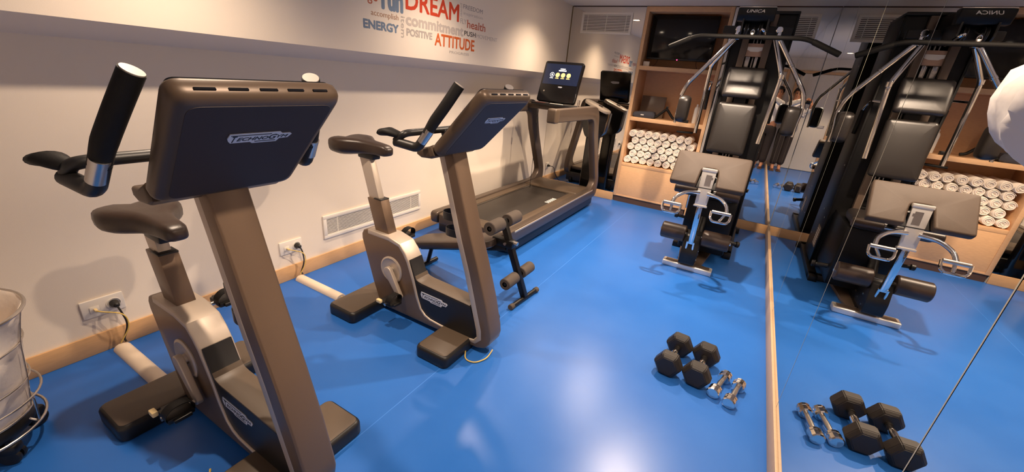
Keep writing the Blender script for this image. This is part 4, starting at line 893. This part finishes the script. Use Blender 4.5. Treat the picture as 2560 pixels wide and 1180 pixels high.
# cross beam with the two arm pivots
bm = B(); box(bm, -.47, .065, 4.46, 4.53, 2.01, 2.075, .008); obj('arm_beam', bm, M_['blackm'], G)
ARM = {-1: dict(top=(-.352, 4.47, 1.99), bend=(-.671, 4.44, 1.556), end=(-.697, 4.44, 1.46), lt=(-.345, 4.50, 1.985), lb=(-.518, 4.66, 1.75), le=(-.517, 4.65, 1.108)),
       1: dict(top=(-.022, 4.47, 1.99), bend=(.288, 4.46, 1.562), end=(.312, 4.46, 1.44), lt=(-.05, 4.42, 1.985), lb=(.082, 4.285, 1.675), le=(.053, 4.294, 1.117))}
for s, A in ARM.items():
    px = A['top'][0] - s * .01
    bm = B(); cyl(bm, (px, 4.42, 2.045), (px, 4.56, 2.045), .026, 20, .004); box(bm, px - .022, px + .022, 4.43, 4.52, 1.96, 2.04, .008); obj('arm_pivot', bm, M_['chrome'], G)
    bm = B(); tube(bm, fillet([A['top'], A['bend'], A['end']], .06, 8), .0185, 16); ar = obj('butterfly_arm', bm, M_['chrome'], G)
    m1 = Vector(A['top']).lerp(Vector(A['bend']), .5)
    bm = B(); dv = (Vector(A['bend']) - Vector(A['top'])).normalized(); cyl(bm, m1 - dv * .012, m1 + dv * .012, .0215, 18, .003); obj('collar', bm, M_['chrome'], ar)
    if s < 0: c = Vector((-.652, 4.42, 1.335))
    else: c = Vector((.250, 4.43, 1.330))
    e = Vector(A['end'])
    bm = B(); tube(bm, fillet([A['end'], (e.x, e.y, 1.40), (c.x - s * -.052, c.y + .01, 1.30), (c.x - s * -.050, c.y + .01, 1.20)], .03), .012, 12); obj('pad_rod', bm, M_['chrome'], ar)
    bm = B(); Mp = frame_mat((c.x + s * .045, c.y, c.z), (0, -1, 0), (0, 0, 1), (-1, 0, 0)) if s > 0 else frame_mat((c.x - .045, c.y, c.z), (0, 1, 0), (0, 0, 1), (1, 0, 0))
    pillow(bm, .15, .25, .10, .055, Mp); o = obj('arm_pad', bm, M_['bleather'], G, 50)
    bm = B(); tube(bm, fillet([A['lt'], A['lb'], A['le']], .05, 8), .0175, 16); lv = obj('press_lever', bm, M_['chrome'], G)
    q_ = Vector(A['lb']); bm = B(); cyl(bm, q_ + Vector((-s * .0, 0, .02)), q_ + Vector((0, 0, -.02)), .0205, 18, .003); obj('collar', bm, M_['chrome'], lv)
    m2 = Vector(A['lb']).lerp(Vector(A['le']), .23)
    bm = B(); tube(bm, fillet([m2, m2 + Vector((0, .40, .01)), m2 + Vector((s * .02, .50, -.05)), m2 + Vector((s * .02, .53, -.27))], .05, 6), .012, 12); lh = obj('rear_handle', bm, M_['chrome'], lv)
    bm = B(); tube(bm, [m2 + Vector((s * .02, .503, -.07)), m2 + Vector((s * .02, .53, -.275))], .0165, 14); obj('handle_grip', bm, M_['rubber'], lh)
bm = B(); box(bm, .0875, .0895, 3.95, 4.10, .50, .67); bm.free()
bm = B(); box(bm, .0875, .090, 4.66, 4.82, .20, .40, .0005); pl = obj('instruction_plate', bm, M_['tanplate'], G, None)
bm = B()
for k in range(7): box(bm, .0899, .0904, 4.675, 4.805, .22 + k * .024, .228 + k * .024)
obj('plate_lines', bm, M_['whiteink'], pl, None)

# lat bar clipped on the cable
t = thing('lat_pulldown_bar', 'wide black cranked lat pulldown bar hanging from the multi gym header', 'bar', (-.205, 3.95, 1.935))
bp_ = fillet([(-.802, 3.95, 1.838), (-.60, 3.95, 1.931), (.160, 3.95, 1.933), (.388, 3.95, 1.836)], .06, 8)
bm = B(); tube(bm, bp_, .0165, 14); obj('bar', bm, M_['barblk'], t)
for a, b in (((-.806, 3.95, 1.836), (-.645, 3.95, 1.910)), ((.392, 3.95, 1.834), (.205, 3.95, 1.914))):
    bm = B(); a, b = Vector(a), Vector(b); tube(bm, [a, a.lerp(b, .04), a.lerp(b, .96), b], [.018, .0205, .0205, .018], 16); obj('grip', bm, M_['barblk'], t, 50)
bm = B(); box(bm, -.214, -.196, 3.943, 3.957, 1.940, 1.962, .003); obj('eyelet', bm, M_['steel'], t)

# ------------------------------------------------------------------ the photographer (seen in the mirrors; one sleeve at the right edge)
P_ = thing('person', 'person in white shirt and dark trousers holding up a telephone beside the mirror', 'person', (.26, -.05, 0))
def skin(name, verts, edges, m, parent, sub=2):
    me = bpy.data.meshes.new(name); me.from_pydata([Vector(v[:3]) - ORG[parent.name] for v in verts], edges, [])
    o = bpy.data.objects.new(name, me); COL.objects.link(o); o.parent = parent; ORG[o.name] = ORG[parent.name]
    s = o.modifiers.new('skin', 'SKIN'); s.use_smooth_shade = True
    for i, v in enumerate(verts):
        r = v[3]; me.skin_vertices[0].data[i].radius = r if isinstance(r, tuple) else (r, r)
        me.skin_vertices[0].data[i].use_root = (i == 0)
    d = o.modifiers.new('sub', 'SUBSURF'); d.levels = sub; d.render_levels = sub
    me.materials.append(m); return o
RS, RE, RW = (.385, .06, 1.41), (.1665, .432, 1.526), (.115, .000, 1.468)
LS, LE, LW = (.125, -.13, 1.41), (.03, -.24, 1.19), (-.045, -.075, 1.435)
def lerp(a, b, f): return tuple(a[i] + (b[i] - a[i]) * f for i in range(3))
body = [(.26, -.04, .95, (.13, .10)), (.26, -.04, 1.15, (.115, .095)), (.262, -.04, 1.33, (.135, .10)), (.262, -.045, 1.45, (.07, .065)), (.262, -.04, 1.52, .052), (.262, -.025, 1.60, (.072, .082)), (.262, -.02, 1.68, (.074, .09)), (.262, -.025, 1.735, (.05, .06)),
        (*RS, .055), (*lerp(RS, RE, .5), .044), (*RE, .034), (*lerp(RE, RW, .5), .032), (*RW, .026),
        (*LS, .055), (*lerp(LS, LE, .5), .044), (*LE, .040), (*lerp(LE, LW, .5), .034), (*LW, .026),
        (.335, -.02, .90, .085), (.325, .0, .50, .060), (.325, .03, .10, .040), (.315, .14, .035, .034), (.185, -.06, .90, .085), (.185, -.03, .50, .060), (.195, .0, .10, .040), (.18, .11, .035, .034)]
be_ = [(0, 1), (1, 2), (2, 3), (3, 4), (4, 5), (5, 6), (6, 7), (3, 8), (8, 9), (9, 10), (10, 11), (11, 12), (3, 13), (13, 14), (14, 15), (15, 16), (16, 17), (0, 18), (18, 19), (19, 20), (20, 21), (0, 22), (22, 23), (23, 24), (24, 25)]
hd0 = len(body)
# hands: palm and five fingers closing on the telephone
def hand(wr, idx, dirv, side, curl):
    w0 = Vector(wr); d = Vector(dirv).normalized(); s = Vector(side).normalized(); c = Vector(curl).normalized()
    p = w0 + d * .05; body.append((*p, (.030, .016))); k = len(body) - 1; be_.append((idx, k))
    for j, (o_, L_) in enumerate(((-.030, .062), (-.010, .072), (.010, .067), (.029, .054))):
        a = p + d * .035 + s * o_; b = a + d * L_ * .5 + c * .006; e = b + d * L_ * .25 + c * L_ * .42
        n0 = len(body); body.extend([(*a, .0095), (*b, .0085), (*e, .0075)]); be_.extend([(k, n0), (n0, n0 + 1), (n0 + 1, n0 + 2)])
    a = w0 + d * .03 - s * .038 + c * .008; b = a + d * .03 + c * .03; n0 = len(body); body.extend([(*a, .011), (*b, .009)]); be_.extend([(k, n0), (n0, n0 + 1)])
hand(RW, 12, (-.35, -.35, .45), (.3, .2, .6), (-.7, -.5, .1))
hand(LW, 17, (.25, .05, .6), (-.5, -.6, .2), (.7, .3, .2))
bo = skin('body', body, be_, M_['skin'], P_, 1)
sh_v = [(.26, -.04, .93, (.150, .118)), (.26, -.04, 1.15, (.135, .112)), (.262, -.04, 1.33, (.15, .115)), (.262, -.045, 1.44, (.085, .075)),
        (*RS, .066), (*lerp(RS, RE, .5), .054), (*lerp(RS, RE, .88), .045), (*RE, .0445), (*lerp(RE, RW, .15), .042), (*lerp(RE, RW, .5), .038), (*lerp(RE, RW, .8), .034),
        (*LS, .066), (*lerp(LS, LE, .5), .056), (*LE, .050), (*lerp(LE, LW, .5), .044), (*lerp(LE, LW, .8), .036)]
so = skin('shirt', sh_v, [(0, 1), (1, 2), (2, 3), (3, 4), (4, 5), (5, 6), (6, 7), (7, 8), (8, 9), (9, 10), (3, 11), (11, 12), (12, 13), (13, 14), (14, 15)], M_['shirt'], P_, 3); so['label'] = 'white shirt with creased sleeves'
tx = bpy.data.textures.new('creases', 'WOOD'); tx.wood_type = 'BANDNOISE'; tx.noise_scale = .03; tx.turbulence = 6; tx.noise_basis_2 = 'SIN'
dm = so.modifiers.new('creases', 'DISPLACE'); dm.texture = tx; dm.strength = .009; dm.mid_level = .5
to = skin('trousers', [(.26, -.04, .98, (.148, .115)), (.26, -.04, .90, (.155, .12)), (.338, -.02, .82, .105), (.328, .0, .50, .088), (.326, .03, .12, .078), (.183, -.06, .82, .105), (.184, -.03, .50, .088), (.194, .0, .12, .078)], [(0, 1), (1, 2), (2, 3), (3, 4), (1, 5), (5, 6), (6, 7)], M_['trouser'], P_, 2); to['label'] = 'dark loose trousers'
bm = B(); bmesh.ops.create_uvsphere(bm, u_segments=24, v_segments=16, radius=1); bmesh.ops.delete(bm, geom=[v for v in bm.verts if v.co.z < -.55 or (v.co.y > .35 and v.co.z < .35)], context='VERTS'); bm.transform(Matrix.Translation((.262, -.03, 1.675)) @ Matrix.Diagonal((.094, .112, .105, 1))); obj('hair', bm, M_['hair'], P_, 60)
bm = B()
for s in (-1, 1): bmesh.ops.create_uvsphere(bm, u_segments=12, v_segments=8, radius=.011, matrix=Matrix.Translation((.262 + s * .03, .058, 1.652)))
obj('eyes', bm, M_['ink'], bo, 60)
bm = B(); bmesh.ops.create_cone(bm, cap_ends=True, segments=10, radius1=.015, radius2=.006, depth=.045, matrix=Matrix.Translation((.262, .068, 1.622)) @ Matrix.Rotation(R(-20), 4, 'X')); obj('nose', bm, M_['skin'], bo, 60)
bm = B(); box(bm, .24, .284, .055, .068, 1.583, 1.592, .003); obj('mouth', bm, mat('lips', rgb(140, 80, 70), .5), bo, 60)
bm = B()
for s in (-1, 1): bmesh.ops.create_uvsphere(bm, u_segments=10, v_segments=8, radius=1, matrix=Matrix.Translation((.262 + s * .078, -.03, 1.625)) @ Matrix.Diagonal((.01, .02, .03, 1)))
obj('ears', bm, M_['skin'], bo, 60)
bm = B()
for x, y in ((.315, .07), (.182, .04)): box(bm, x - .045, x + .045, y - .10, y + .13, 0.0, .02, .008)
obj('sandals', bm, mat('sandal', rgb(90, 60, 40), .7), P_)
bm = B(); prism(bm, rrect(.160, .075, .010), -.0085, 0, 'z', .002, 2); bm.transform(frame_mat(Vector((0, 0, 1.5)) + rx * .055 - fw * .012 + dn * .015, rx, -dn, -fw) @ Matrix.Rotation(0, 4, 'Z'))
ph = solo('telephone', bm, M_['blackg'], 'dark telephone held up by the person at the mirror side', 'phone', at=(.05, -.01, 1.46))

# ------------------------------------------------------------------ world and colour management
wd = bpy.data.worlds.new('world'); SC.world = wd; wd.use_nodes = True
wd.node_tree.nodes['Background'].inputs['Color'].default_value = (0.02, 0.018, 0.015, 1); wd.node_tree.nodes['Background'].inputs['Strength'].default_value = 1
SC.view_settings.view_transform = 'Standard'; SC.view_settings.look = 'None'
SC.view_settings.exposure = 0.6; SC.view_settings.gamma = 1.0; SC.view_settings.use_curve_mapping = False
SC.cycles.max_bounces = 10; SC.cycles.glossy_bounces = 8; SC.cycles.diffuse_bounces = 6; SC.cycles.caustics_reflective = True; SC.cycles.sample_clamp_indirect = 6.0
SC.cycles.use_denoising = True
